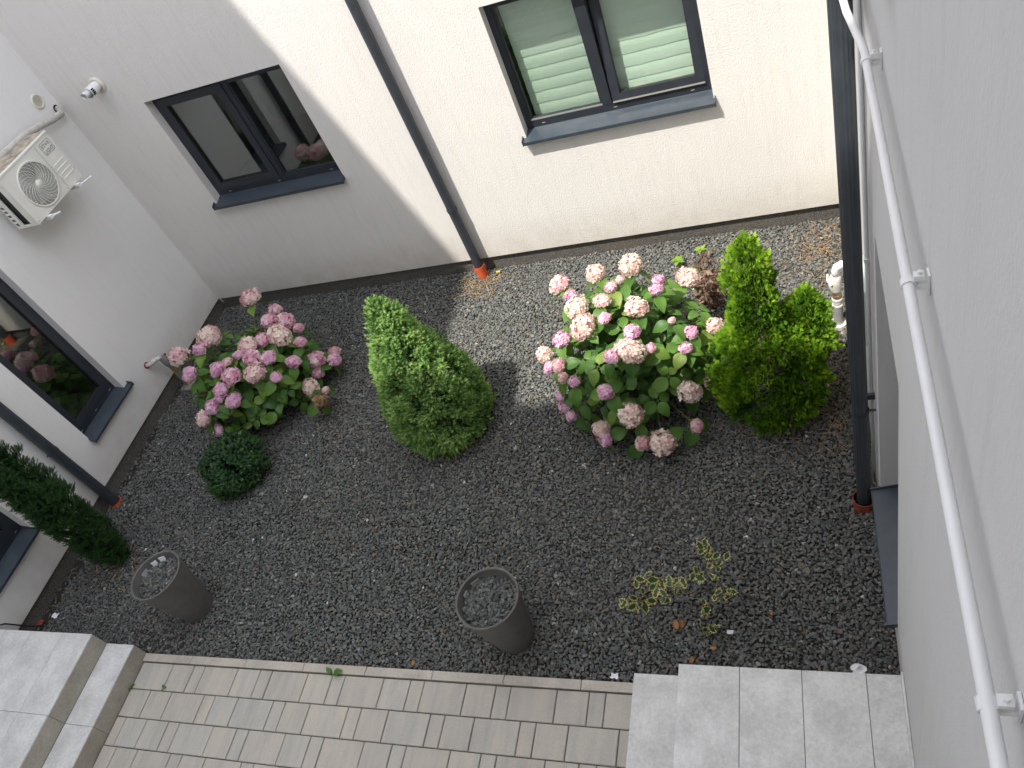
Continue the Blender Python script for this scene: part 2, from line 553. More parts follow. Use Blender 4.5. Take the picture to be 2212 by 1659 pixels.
def bulk(name, templates, which, Mats, pos, tint=None, smooth=False):
    """one mesh from many placed copies of small triangle templates [(verts, tris)]"""
    Vs, Fs, Ts = [], [], []
    off = 0
    for ti, (tv, tf) in enumerate(templates):
        idx = np.nonzero(which == ti)[0]
        if len(idx) == 0: continue
        v = np.einsum('nij,vj->nvi', Mats[idx], tv) + pos[idx][:, None, :]
        nv = len(tv)
        f = tf[None] + (np.arange(len(idx)) * nv)[:, None, None] + off
        Vs.append(v.reshape(-1, 3))
        Fs.append(f.reshape(-1, 3))
        if tint is not None: Ts.append(np.repeat(tint[idx], len(tf)))
        off += nv * len(idx)
    V = np.concatenate(Vs).astype(np.float32)
    F = np.concatenate(Fs).astype(np.int32)
    me = bpy.data.meshes.new(name)
    me.vertices.add(len(V))
    me.vertices.foreach_set('co', V.ravel())
    me.loops.add(len(F) * 3)
    me.loops.foreach_set('vertex_index', F.ravel())
    me.polygons.add(len(F))
    me.polygons.foreach_set('loop_start', np.arange(0, len(F) * 3, 3, dtype=np.int32))
    me.polygons.foreach_set('loop_total', np.full(len(F), 3, dtype=np.int32))
    me.polygons.foreach_set('use_smooth', np.full(len(F), smooth, dtype=bool))
    me.update(calc_edges=True)
    if tint is not None:
        a = me.attributes.new('tint', 'FLOAT', 'FACE')
        a.data.foreach_set('value', np.concatenate(Ts).astype(np.float32))
    return me

def frames(zdir, roll=None):
    """rotation matrices whose 3rd column is zdir, random roll"""
    n = len(zdir)
    zd = zdir / np.linalg.norm(zdir, axis=1, keepdims=True)
    ref = np.where(np.abs(zd[:, 2:3]) < 0.9, np.array([[0, 0, 1.0]]), np.array([[1.0, 0, 0]]))
    x = np.cross(ref, zd)
    x /= np.linalg.norm(x, axis=1, keepdims=True)
    y = np.cross(zd, x)
    if roll is None: roll = R.uniform(0, 2 * np.pi, n)
    c, s = np.cos(roll)[:, None], np.sin(roll)[:, None]
    return np.stack([x * c + y * s, -x * s + y * c, zd], axis=2)

def rot3(n):
    q = R.normal(size=(n, 4))
    q /= np.linalg.norm(q, axis=1, keepdims=True)
    a, b, c, d = q.T
    return np.stack([np.stack([1 - 2 * (c * c + d * d), 2 * (b * c - a * d), 2 * (b * d + a * c)], 1),
                     np.stack([2 * (b * c + a * d), 1 - 2 * (b * b + d * d), 2 * (c * d - a * b)], 1),
                     np.stack([2 * (b * d - a * c), 2 * (c * d + a * b), 1 - 2 * (b * b + c * c)], 1)], 1)

def lump(p, freq, seed):
    """smooth pseudo noise in -1..1 for points (n,3)"""
    r = np.random.RandomState(seed)
    out = np.zeros(len(p))
    for i in range(6):
        k = r.normal(size=3) * freq
        out += np.sin(p @ k + r.uniform(0, 6.28))
    return out / 3.0

def grid_mesh_ground(name, x0, x1, y0, y1, z):
    return MB().add([(x0, y0, z), (x1, y0, z), (x1, y1, z), (x0, y1, z)], [(0, 1, 2, 3)])

# ---------------------------------------------------------------- the setting: ground, buildings
XR = 6.51
ZS = 0.145            # lower edge of the render above the gravel
LEFT_H, FRONT_Y = 11.3, -7.0
FRONT_H = (-FRONT_Y - 1.78) / 0.41

tag(part('ground', grid_mesh_ground('g', -60, 60, -60, 60, -0.035), 'soil'), kind='structure')

PB = lambda u, d, z: (u, -d, z)            # back wall: u = x, outward -y
PL = lambda u, d, z: (d, u, z)             # left wall: u = y, outward +x
PR = lambda u, d, z: (XR - d, u, z)        # right wall: u = y, outward -x
PF = lambda u, d, z: (u, FRONT_Y + d, z)   # front building: outward +y

def lbox(mb, P, u0, u1, d0, d1, z0, z1):
    a, b = P(u0, d0, z0), P(u1, d1, z1)
    return mb.box(a[0], b[0], a[1], b[1], a[2], b[2])

def wall(name, P, u0, u1, h, openings, material, label, reveal=0.10, depth=1.2):
    mb = MB()
    us = sorted({u0, u1, *[o[0] for o in openings], *[o[1] for o in openings]})
    zs = sorted({ZS, h, *[o[2] for o in openings], *[o[3] for o in openings]})
    for i in range(len(us) - 1):
        for j in range(len(zs) - 1):
            um, zm = (us[i] + us[i + 1]) / 2, (zs[j] + zs[j + 1]) / 2
            if any(o[0] < um < o[1] and o[2] < zm < o[3] for o in openings): continue
            mb.add([P(us[i], 0, zs[j]), P(us[i + 1], 0, zs[j]), P(us[i + 1], 0, zs[j + 1]), P(us[i], 0, zs[j + 1])], [(0, 1, 2, 3)])
    for (a, b, c, d, *rest) in openings:
        rv = rest[0] if rest else reveal
        for q in ([(a, c), (a, d)], [(b, c), (b, d)], [(a, c), (b, c)], [(a, d), (b, d)]):
            (p0, p1) = q
            mb.add([P(p0[0], 0, p0[1]), P(p1[0], 0, p1[1]), P(p1[0], -rv, p1[1]), P(p0[0], -rv, p0[1])], [(0, 1, 2, 3)])
    # top and underside of the outer skin
    mb.add([P(u0, 0, h), P(u1, 0, h), P(u1, -depth, h), P(u0, -depth, h)], [(0, 1, 2, 3)])
    mb.add([P(u0, 0, ZS), P(u1, 0, ZS), P(u1, -0.06, ZS), P(u0, -0.06, ZS)], [(0, 1, 2, 3)])
    o = part(name, mb, material)
    tag(o, label, 'house')
    pl = MB()
    pl.add([P(u0 - .03, -0.028, -0.06), P(u1 + .03, -0.028, -0.06), P(u1 + .03, -0.028, ZS), P(u0 - .03, -0.028, ZS)], [(0, 1, 2, 3)])
    part('plinth', pl, 'plinth', o)
    for (a, b, c, d, *rest) in openings:
        rv = rest[0] if rest else reveal
        e = 0.004
        rm = MB()
        q = [(a - e, c - e), (b + e, c - e), (b + e, d + e), (a - e, d + e)]
        f0, f1 = -rv + 0.003, -1.5
        for k in range(4):
            p0, p1 = q[k], q[(k + 1) % 4]
            rm.add([P(p0[0], f0, p0[1]), P(p1[0], f0, p1[1]), P(p1[0], f1, p1[1]), P(p0[0], f1, p0[1])], [(0, 1, 2, 3)])
        rm.add([P(x, f1, zz) for x, zz in q], [(0, 1, 2, 3)])
        part('room', rm, 'room', o)
    return o

def ring(mb, P, u0, u1, z0, z1, w, d0, d1, wb=None):
    wb = w if wb is None else wb
    lbox(mb, P, u0, u1, d0, d1, z0, z0 + wb)
    lbox(mb, P, u0, u1, d0, d1, z1 - w, z1)
    lbox(mb, P, u0, u0 + w, d0, d1, z0 + wb, z1 - w)
    lbox(mb, P, u1 - w, u1, d0, d1, z0 + wb, z1 - w)
    return mb

def pane_mesh(P, u0, u1, z0, z1, d):
    return lbox(MB(), P, u0, u1, d, d - 0.006, z0, z1)

def sill(P, u0, u1, zback, dback, dfront, slope, lip, win):
    mb = MB()
    zf = zback - slope
    t = 0.004
    # sloping sheet
    vs = [P(u0, dback, zback), P(u1, dback, zback), P(u1, dfront, zf), P(u0, dfront, zf),
          P(u0, dback, zback - t), P(u1, dback, zback - t), P(u1, dfront, zf - t), P(u0, dfront, zf - t)]
    mb.add(vs, [(0, 1, 2, 3), (4, 5, 6, 7), (0, 1, 5, 4), (1, 2, 6, 5), (2, 3, 7, 6), (3, 0, 4, 7)])
    # drip lip
    lbox(mb, P, u0, u1, dfront, dfront + 0.005, zf + 0.001, zf - lip)
    s = part('sill', mb, 'sill', win)
    for uu, sg in ((u0, -1), (u1, 1)):
        eb = MB()
        a, b = (uu - 0.004, uu + 0.004)
        vs = []
        for u in (a, b):
            vs += [P(u, dback, zback + 0.022), P(u, dfront + 0.008, zf + 0.016), P(u, dfront + 0.008, zf - lip - 0.002), P(u, dback, zback - 0.012)]
        eb.add(vs, [(0, 1, 2, 3), (4, 5, 6, 7), (0, 1, 5, 4), (1, 2, 6, 5), (2, 3, 7, 6), (3, 0, 4, 7)])
        part('sill_end_cap', eb, 'sill', s if s.parent.parent is None else win)
    return s

# openings (u0, u1, z0, z1)
W1 = (0.86, 2.335, 1.30, 2.42)
W2 = (4.13, 5.655, 1.30, 2.42)
WA = (-2.262, -1.635, 0.52, 2.46)
WB = (-3.84, -3.19, 0.52, 2.46)
WR = (-3.77, -2.97, 0.40, 2.26, 0.14)

back = wall('house', PB, 0.0, XR + 0.02, 7.6, [W1, W2], 'stucco', 'sunlit off-white stucco wall with two dark framed windows at the far end of the courtyard')
left = wall('house', PL, -9.5, 0.0, LEFT_H, [WA, WB], 'stucco_side', 'shaded stucco wall on the left carrying the air conditioner')
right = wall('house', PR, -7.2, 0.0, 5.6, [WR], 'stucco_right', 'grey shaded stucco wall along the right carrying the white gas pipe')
front = wall('house', PF, -1.5, 5.6, FRONT_H, [], 'stucco_side', 'tall stucco house wall behind the viewer that shades the paving')

sky_gap_wing = wall('house', PF, 5.6, 9.0, 7.4, [], 'stucco_side', 'unseen lower house block behind the viewer, stepped down to let in sky light')  # unseen block, lower than the tall front so more sky light enters

def slot_caps(P, u0, u1, z, d, win, n=3):
    for k in range(n):
        u = u0 + (u1 - u0) * (0.10 + 0.80 * k / max(1, n - 1))
        part('drain_cap', lbox(MB(), P, u - 0.014, u + 0.014, d, d + 0.003, z - 0.003, z + 0.003), 'silver', win)

# --- window behind the left hydrangea (dark, closed)
def window_back_left():
    u0, u1, z0, z1 = W1
    fr = MB()
    zb = 1.335
    d0, d1 = -0.095, -0.165
    ring(fr, PB, u0, u1, zb, z1, 0.055, d0, d1, 0.06)
    lbox(fr, PB, 1.615, 1.685, d0, d1, zb + 0.06, z1 - 0.055)
    lbox(fr, PB, u0, u1, d0 - 0.004, d1, z0, zb)
    wn_ = part('window', fr, 'frame', back)
    ring_m = ring(MB(), PB, 0.905, 1.632, zb + 0.055, z1 - 0.045, 0.072, -0.082, -0.15)
    sa = part('sash', ring_m, 'frame', wn_)
    part('gasket', ring(MB(), PB, 0.974, 1.563, zb + 0.124, z1 - 0.114, 0.008, -0.092, -0.118), 'gasket', wn_)
    part('pane', pane_mesh(PB, 0.976, 1.561, zb + 0.126, z1 - 0.116, -0.112), 'glass', wn_)
    part('glazing_bead', ring(MB(), PB, 1.683, u1 - 0.053, zb + 0.058, z1 - 0.053, 0.02, -0.103, -0.13), 'frame', wn_)
    part('pane', pane_mesh(PB, 1.700, u1 - 0.072, zb + 0.076, z1 - 0.071, -0.118), 'glass', wn_)
    slot_caps(PB, u0, u1, zb + 0.022, d0, wn_)
    sill(PB, u0 - 0.03, u1 + 0.0, zb, -0.094, 0.052, 0.038, 0.026, wn_)
window_back_left()

# --- window above the right hydrangea (blinds, right sash tilted in)
def window_back_right():
    u0, u1, z0, z1 = W2
    fr = MB()
    zb = 1.335
    d0, d1 = -0.095, -0.165
    ring(fr, PB, u0, u1, zb, z1, 0.052, d0, d1, 0.062)
    lbox(fr, PB, 4.797, 4.875, d0 + 0.004, d1, zb + 0.062, z1 - 0.052)
    lbox(fr, PB, u0, u1, d0 - 0.004, d1, z0, zb)
    wn_ = part('window', fr, 'frame', back)
    part('glazing_bead', ring(MB(), PB, u0 + 0.05, 4.799, zb + 0.060, z1 - 0.05, 0.018, -0.103, -0.13), 'frame', wn_)
    part('drip_rail', lbox(MB(), PB, u0 + 0.05, 4.797, -0.097, -0.118, zb + 0.0615, zb + 0.074), 'silver', wn_)
    part('pane', pane_mesh(PB, u0 + 0.066, 4.783, zb + 0.076, z1 - 0.066, -0.118), 'glass_clear', wn_)
    # tilted sash: turns about its lower edge, top falls into the room
    ang = math.radians(6.0)
    zh = zb + 0.05
    def PT_(u, d, z):
        dz = z - zh
        dd = d + 0.095
        return (u, 0.095 - dd * math.cos(ang) + dz * math.sin(ang), zh + dz * math.cos(ang) + dd * math.sin(ang))
    def tbox(mb, a0, a1, e0, e1, c0, c1):
        vs = [PT_(a, e, c) for c in (c0, c1) for (a, e) in ((a0, e0), (a1, e0), (a1, e1), (a0, e1))]
        return mb.add(vs, [(0, 3, 2, 1), (4, 5, 6, 7), (0, 1, 5, 4), (1, 2, 6, 5), (2, 3, 7, 6), (3, 0, 4, 7)])
    def tring(a0, a1, c0, c1, w_, e0, e1):
        mb = MB()
        tbox(mb, a0, a1, e0, e1, c0, c0 + w_); tbox(mb, a0, a1, e0, e1, c1 - w_, c1)
        tbox(mb, a0, a0 + w_, e0, e1, c0 + w_, c1 - w_); tbox(mb, a1 - w_, a1, e0, e1, c0 + w_, c1 - w_)
        return mb
    part('sash', tring(4.885, u1 - 0.047, zb + 0.066, z1 - 0.05, 0.066, -0.085, -0.15), 'frame', wn_)
    part('drip_rail', tbox(MB(), 4.887, u1 - 0.049, -0.078, -0.084, zb + 0.067, zb + 0.078), 'silver', wn_)
    part('gasket', tring(4.949, u1 - 0.111, zb + 0.13, z1 - 0.114, 0.006, -0.088, -0.11), 'gasket', wn_)
    part('pane', tbox(MB(), 4.951, u1 - 0.113, -0.104, -0.11, zb + 0.132, z1 - 0.116), 'glass_clear', wn_)
    slot_caps(PB, u0, u1, zb + 0.026, d0, wn_)
    sill(PB, u0 - 0.03, u1 + 0.012, zb, -0.094, 0.052, 0.038, 0.026, wn_)
    # fabric blind: one gently bowed slat after another
    pitch = 0.102
    nsl = 12
    for (a, b, ph) in ((u0 + 0.075, 4.83, 0.0), (4.86, u1 - 0.055, 0.03)):
        for k in range(nsl):
            zz = zb + 0.05 + ph + k * pitch
            if zz + pitch > z1 + 0.02: break
            mb = MB()
            nu, nv = 9, 5
            vs = []
            wob = R.uniform(-0.004, 0.004, nu)
            for i in range(nu):
                u = a + (b - a) * i / (nu - 1)
                for j in range(nv):
                    t = j / (nv - 1)
                    dep = 0.196 - 0.006 * math.sin(math.pi * (t * 0.9 + 0.05)) + 0.007 * t
                    sag = wob[i] * (1 - t) + 0.002 * math.sin(3.1 * i + k)
                    q_ = (u, dep, zz + t * (pitch + 0.010) + sag - 0.006)
                    vs.append(q_ if a < 4.5 else PT_(u, -(dep + 0.005), q_[2]))
            fs = [(i * nv + j, (i + 1) * nv + j, (i + 1) * nv + j + 1, i * nv + j + 1) for i in range(nu - 1) for j in range(nv - 1)]
            mb.add(vs, fs)
            part('blind_slat', mb, 'blind', wn_, smooth=True)
window_back_right()

def tall_window(P, o, host, dark=True, rv=0.10, sillz=0.555, lipd=0.05, over=0.065):
    u0, u1, z0, z1 = o[:4]
    fr = MB()
    zb = sillz
    d0, d1 = -rv + 0.005, -rv - 0.065
    ring(fr, P, u0, u1, zb, z1, 0.05, d0, d1, 0.075)
    lbox(fr, P, u0, u1, d0 - 0.004, d1, z0, zb)
    wn_ = part('window', fr, 'frame', host)
    part('sash', ring(MB(), P, u0 + 0.04, u1 - 0.04, zb + 0.066, z1 - 0.04, 0.066, d0 + 0.012, d1 + 0.01), 'frame', wn_)
    part('gasket', ring(MB(), P, u0 + 0.104, u1 - 0.104, zb + 0.13, z1 - 0.104, 0.007, d0 + 0.004, d1 + 0.03), 'gasket', wn_)
    part('pane', pane_mesh(P, u0 + 0.106, u1 - 0.106, zb + 0.132, z1 - 0.106, d0 - 0.012), 'glass', wn_)
    slot_caps(P, u0, u1, zb + 0.03, d0, wn_, 3)
    sill(P, u0 - 0.005, u1 + over, zb, d0 + 0.001, lipd, 0.04, 0.022, wn_)
    return wn_
tall_window(PL, WA, left)
tall_window(PL, WB, left, over=0.0)
tall_window(PR, WR, right, rv=0.14, sillz=0.455, lipd=0.045, over=0.0)

# unseen overhang added above the viewer, to shade the right wall
ev = MB()
lbox(ev, PR, -7.2, 0.0, -0.3, 0.68, 5.6, 5.75)
part('added_eaves', ev, 'stucco_side', right)
# upper window on the right wall: only the corner of its sill reaches into the picture
us_ = MB()
lbox(us_, PR, -3.62, -2.55, 0.002, 0.05, 3.56, 3.60)
part('upper_sill', us_, 'sill', right)

# ---------------------------------------------------------------- gravel
def rock_templates(n, seed, flat=0.44):
    r = np.random.RandomState(seed)
    out = []
    for i in range(n):
        p = r.normal(size=(10, 3))
        p /= np.linalg.norm(p, axis=1, keepdims=True)
        p = np.sign(p) * np.abs(p) ** 0.7
        p *= np.array([1.0, r.uniform(0.58, 0.85), r.uniform(flat * 0.75, flat * 1.25)])
        bm = bmesh.new()
        for q in p: bm.verts.new(q)
        res = bmesh.ops.convex_hull(bm, input=bm.verts)
        junk = [g for g in res['geom_interior'] if isinstance(g, bmesh.types.BMVert)]
        bmesh.ops.delete(bm, geom=junk, context='VERTS')
        bmesh.ops.triangulate(bm, faces=bm.faces)
        bm.verts.ensure_lookup_table()
        bm.verts.index_update()
        V = np.array([v.co[:] for v in bm.verts])
        F = np.array([[v.index for v in f.verts] for f in bm.faces])
        bm.free()
        out.append((V, F))
    return out
ROCKS = rock_templates(24, 11)

def stone_tints(n):
    t = np.clip(R.normal(0.36, 0.15, n), 0.0, 0.74)
    u = R.uniform(size=n)
    t = np.where(u < 0.05, R.uniform(0.78, 0.86, n), t)
    t = np.where((u > 0.06) & (u < 0.085), R.uniform(0.88, 0.90, n), t)
    t = np.where((u > 0.085) & (u < 0.105), R.uniform(0.92, 0.96, n), t)
    t = np.where(u > 0.9988, R.uniform(0.985, 1.0, n), t)
    return t

def stones(name, xs, ys, zs, size=(0.0105, 0.0165), tilt=0.24):
    n = len(xs)
    ax = R.uniform(0, 2 * np.pi, n)
    up = np.stack([R.normal(0, tilt, n), R.normal(0, tilt, n), np.ones(n)], 1)
    Ms = frames(up, ax) * R.uniform(size[0], size[1], n)[:, None, None] * np.where(R.uniform(size=n) < 0.06, 1.35, 1.0)[:, None, None]
    return bulk(name, ROCKS, R.randint(0, len(ROCKS), n), Ms, np.stack([xs, ys, zs], 1), stone_tints(n))

sp = 0.0178
gx, gy = np.meshgrid(np.arange(0.0, XR + 0.02, sp), np.arange(-3.985, 0.02, sp))
gx = (gx + R.uniform(-0.5, 0.5, gx.shape) * sp * 1.1).ravel()
gy = (gy + R.uniform(-0.5, 0.5, gy.shape) * sp * 1.1).ravel()
keep = (gx > -0.02) & (gx < XR + 0.02) & (gy > -3.985) & (gy < 0.02)
# earthy bare margin along the left wall, as far as the stones thin out
marg = (gx < 0.05 + 0.035 * np.sin(gy * 5) + 0.03 * np.sin(gy * 13)) & (gy < -0.8) & (R.uniform(size=gx.shape) < 0.72)
keep &= ~marg
for (hx, hy, hr) in ((0.075, -2.605, 0.055), (3.237, -0.075, 0.055), (6.43, -2.80, 0.062)):
    keep &= (gx - hx) ** 2 + (gy - hy) ** 2 > hr * hr
gx, gy = gx[keep], gy[keep]
p3 = np.stack([gx, gy, np.zeros_like(gx)], 1)
gz = -0.006 + 0.007 * lump(p3, 4.0, 5) + R.uniform(-0.005, 0.005, len(gx))
g = link('gravel', stones('gravel', gx, gy, gz), 'stone')
tag(g, 'dark grey basalt gravel covering the courtyard bed', 'gravel', kind='stuff')
# a loose second layer
n2 = 9000
gx2, gy2 = R.uniform(0.1, XR, n2), R.uniform(-3.97, 0.0, n2)
p3 = np.stack([gx2, gy2, np.zeros_like(gx2)], 1)
g2 = link('gravel', stones('loose', gx2, gy2, 0.006 + 0.007 * lump(p3, 4.0, 5), (0.010, 0.018), 0.6), 'stone', g)
tag(g2, kind='stuff')

bed = part('gravel_bed', grid_mesh_ground('b', -0.03, XR + 0.03, -4.0, 0.03, -0.014), 'soil')
tag(bed, kind='structure')

# ---------------------------------------------------------------- paving, kerb, steps
pav = part('pavement', grid_mesh_ground('p', 1.30, 5.20, FRONT_Y, -3.995, 0.002), 'joint')
tag(pav, kind='structure')
X0, X1 = 1.338, 5.128
rows = {0: [1.34, 1.64, 1.84, 1.94], 1: [1.34, 1.54, 1.74, 2.04, 2.14], 2: [1.34, 1.43, 1.63, 1.83, 1.93], 3: [1.34, 1.47, 1.67, 1.97, 2.07]}
pat = {0: [.3, .2, .1], 1: [.2, .3, .1], 2: [.3, .2, .1], 3: [.2, .3, .1]}
paver_cache = {}
for r in range(15):
    y1 = -4.055 - 0.2 * r
    y0 = y1 - 0.2
    if r in rows:
        js, pt = list(rows[r]), pat[r]
    else:
        js, pt = [X0, X0 + random.choice([.1, .2, .15, .25])], random.choice([[.3, .2, .1], [.2, .3, .1]])
    k = 0
    while js[-1] < X1:
        js.append(round(js[-1] + pt[k % 3], 3))
        k += 1
    for a, b in zip(js[:-1], js[1:]):
        b = min(b, X1)
        L = round(b - a, 3)
        if L < 0.02: continue
        if L not in paver_cache:
            m_ = MB().cbox(-L / 2 + 0.003, L / 2 - 0.003, -0.097, 0.097, -0.05, 0.0, 0.004).mesh('paver')
            m_.materials.append(M['paver'])
            paver_cache[L] = m_
        o = link('paver', paver_cache[L], None, pav, ((a + b) / 2, (y0 + y1) / 2, 0.012 + random.uniform(-0.0015, 0.0015)))
        o.rotation_euler = (random.uniform(-.004, .004), random.uniform(-.004, .004), random.uniform(-.004, .004))

kerb = part('kerb', MB().box(1.335, 5.13, -4.050, -3.992, -0.08, -0.015), 'concrete')
tag(kerb, kind='structure')
kx = [1.335] + [1.793 + 0.4985 * k for k in range(7)] + [5.128]
for i, (a, b) in enumerate(zip(kx[:-1], kx[1:])):
    if b - a < 0.02: continue
    n = 7
    vs, top = [], []
    def edge(xc, seed, flip):
        rr = np.random.RandomState(seed)
        return [(xc + 0.006 * math.sin(3 * t + seed) + rr.uniform(-.003, .003) + flip, -3.992 - 0.058 * t / (n - 1)) for t in range(n)]
    e0 = edge(a, i, 0.0026) if 0 < i else [(a, -3.992 - 0.058 * t / (n - 1)) for t in range(n)]
    e1 = edge(b, i + 1, -0.0026) if i + 1 < len(kx) - 1 else [(b, -3.992 - 0.058 * t / (n - 1)) for t in range(n)]
    loop = e0 + e1[::-1]
    m_ = MB()
    nn = len(loop)
    vs = [(x, y, -0.06) for x, y in loop] + [(x, y, 0.022) for x, y in loop]
    fs = [tuple(range(nn, 2 * nn)), tuple(range(nn))[::-1]] + [(k, (k + 1) % nn, (k + 1) % nn + nn, k + nn) for k in range(nn)]
    m_.add(vs, fs)
    part('kerb_stone', m_, 'kerb', kerb)

def stair(name, label, xedges_top, xlow, sign, wallx):
    """landing at z=.33 with one lower tread; sign=+1: steps go down towards +x"""
    YB = -3.988
    t = thing(name, ((wallx + xlow) / 2, -5.2, 0), label, 'steps')
    xt = xedges_top[-1]
    cb = MB()
    cb.box(min(wallx, xt) + 0.002, max(wallx, xt) - 0.010, FRONT_Y, YB - 0.010, -0.1, 0.318) if sign > 0 else cb.box(xt + 0.010, wallx - 0.002, FRONT_Y, YB - 0.010, -0.1, 0.318)
    if sign > 0: cb.box(xt - 0.009, xlow - 0.010, FRONT_Y, YB - 0.010, -0.1, 0.153)
    else: cb.box(xlow + 0.010, xt + 0.009, FRONT_Y, YB - 0.010, -0.1, 0.153)
    part('core', cb, 'concrete', t)
    ys = [YB - 0.595 * k for k in range(6)]
    gpt = 0.0015
    for y1, y0 in zip(ys[:-1], ys[1:]):
        y0 = max(y0, FRONT_Y)
        for a, b in zip(xedges_top[:-1], xedges_top[1:]):
            a_, b_ = min(a, b), max(a, b)
            part('tile', MB().cbox(a_ + gpt, b_ - gpt, y0 + gpt, y1 - gpt, 0.319, 0.33, 0.001), 'tile', t)
        a_, b_ = min(xt, xlow), max(xt, xlow)
        part('tile', MB().cbox(a_ + gpt, b_ - gpt, y0 + gpt, y1 - gpt, 0.154, 0.165, 0.001), 'tile', t)
        for (xx, z0, z1) in ((xt, 0.168, 0.3185), (xlow, -0.03, 0.1535)):
            o = part('riser_tile', MB().box(xx - 0.0095 * sign, xx - 0.0005 * sign, y0 + gpt, y1 - gpt, z0, z1), 'riser_tile', t)
        # end cladding facing the gravel
    part('end_tile', MB().box(min(wallx, xt) + .003, max(wallx, xt) - .003, YB - 0.0095, YB - 0.0015, -0.03, 0.3185), 'riser_tile', t)
    part('end_tile', MB().box(min(xt, xlow) + .003, max(xt, xlow) - .003, YB - 0.0095, YB - 0.0015, -0.03, 0.1535), 'riser_tile', t)
    return t
stair('entrance_steps', 'grey tiled entrance steps beside the left wall', [-0.0, 0.115, 0.42, 0.765, 1.06], 1.333, 1, 0.0)
st_r = stair('entrance_steps', 'pale grey tiled landing and step against the right wall', [XR - 0.003, 6.344, 6.043, 5.737, 5.418], 5.135, -1, XR)
for k in range(5):
    y1 = -4.0 - 0.62 * k
    part('skirting', MB().box(XR - 0.012, XR - 0.002, y1 - 0.60, y1, 0.332, 0.40), 'tile', st_r)

# ---------------------------------------------------------------- rain pipes
def downpipe(x, y, top, rad, label, wx, wy, bz, low, collar, cm, cr, ctop):
    t = thing('downpipe', (x, y, 0), label, 'downpipe')
    part('pipe', MB().tube([(x, y, low), (x, y, top)], rad, 32, flute=0.05), 'pipe', t)
    part('pipe', MB().tube([(x, y, top - 0.001), (x, y, top + 0.02)], rad * 1.08, 24), 'pipe', t)
    for z in bz:
        br = MB()
        br.lathe([(rad + 0.001, z - 0.014), (rad + 0.005, z - 0.014), (rad + 0.005, z - 0.004), (rad + 0.001, z - 0.004)], x, y, 24)
        br.lathe([(rad + 0.001, z + 0.004), (rad + 0.005, z + 0.004), (rad + 0.005, z + 0.014), (rad + 0.001, z + 0.014)], x, y, 24)
        d = Vector((wx - x, wy - y, 0))
        side = Vector((-d.y, d.x, 0)).normalized()
        p = Vector((x, y, z)) + d.normalized() * rad
        q = Vector((x, y, z)) + d
        br.tube([p, q], 0.007, 6)
        br.tube([p + side * (rad * 0.7) - d.normalized() * rad * .4, p + side * (rad * 1.25) - d.normalized() * rad * .4], 0.006, 6)
        part('bracket', br, 'pipe', t)
    cb = MB().lathe([(cr - 0.004, -0.05), (cr, -0.05), (cr, ctop), (cr - 0.004, ctop), (cr - 0.0045, -0.05)], x, y, 28)
    part(collar, cb, cm, t, autosmooth=0.8)
    return t
downpipe(3.237, -0.072, 7.0, 0.043, 'dark grey downpipe in the sun on the back wall between the two windows', 3.237, 0.0, [0.80, 3.4], 0.02, 'drain_collar', 'orange', 0.054, 0.125)
downpipe(0.075, -2.605, 11.0, 0.046, 'dark downpipe on the left wall ending in a red clay ring', 0.0, -2.605, [0.81, 3.4], -0.02, 'drain_collar', 'orange', 0.058, 0.028)
dr = downpipe(6.432, -2.80, 7.0, 0.041, 'black downpipe in front of the right wall standing in a brown drain socket', XR, -2.80, [0.92, 3.6], 0.02, 'drain_collar', 'brown_pvc', 0.066, 0.075)
part('strap', MB().box(6.43, XR, -2.765, -2.745, 0.965, 1.0), 'pipe', dr)

# ---------------------------------------------------------------- white gas pipe on the right wall
gp = thing('gas_pipe', (6.47, -4.2, 3.2), 'long white painted gas pipe with clamps running along the right wall', 'pipe')
PX = 6.468
path = [(6.40, -2.2, 3.235), (6.438, -3.05, 3.238), (6.452, -3.18, 3.24), (PX, -3.30, 3.232), (PX, -3.45, 3.228), (PX, -4.4, 3.23), (PX, -5.3, 3.235), (PX, -6.6, 3.24)]
part('pipe', MB().tube(path, 0.0118, 20), 'white_paint', gp, smooth=True)
for yb in (-3.36, -4.30, -5.19, -6.1):
    b = MB()
    b.lathe([(0.012, yb - 0.010), (0.0155, yb - 0.010), (0.0155, yb + 0.010), (0.012, yb + 0.010)], PX, 3.23, 20, axis='y')
    b.box(PX + 0.011, XR - 0.001, yb - 0.009, yb + 0.009, 3.216, 3.230)
    b.box(XR - 0.006, XR - 0.001, yb - 0.013, yb + 0.013, 3.200, 3.256)
    part('clamp', b, 'white_paint', gp)
    b = MB()
    b.box(PX + 0.010, PX + 0.030, yb - 0.009, yb + 0.009, 3.241, 3.254)
    b.tube([(PX + 0.021, yb, 3.254), (PX + 0.021, yb, 3.262)], 0.005, 6)
    part('clamp_screw', b, 'white_paint', gp)

# small cabinet and conduit on the right wall, behind the black rain pipe
cab = part('meter_cabinet', MB().cbox(XR - 0.055, XR - 0.001, -2.56, -2.28, 1.17, 1.56, 0.006), 'meter_box')
part('door_panel', MB().box(XR - 0.060, XR - 0.0555, -2.545, -2.295, 1.185, 1.54), 'white_paint', cab)
tag(cab, 'pale green grey meter cabinet on the right wall, half hidden by the black downpipe', 'cabinet')
cd = part('cable_conduit', MB().tube([(XR - 0.011, -2.66, 0.05), (XR - 0.011, -2.66, 3.5)], 0.010, 10), 'white_paint', smooth=True)
part('clip', MB().box(XR - 0.024, XR - 0.001, -2.675, -2.645, 1.85, 1.87), 'white_paint', cd)
tag(cd, 'thin white vertical conduit on the right wall next to the black downpipe', 'conduit')

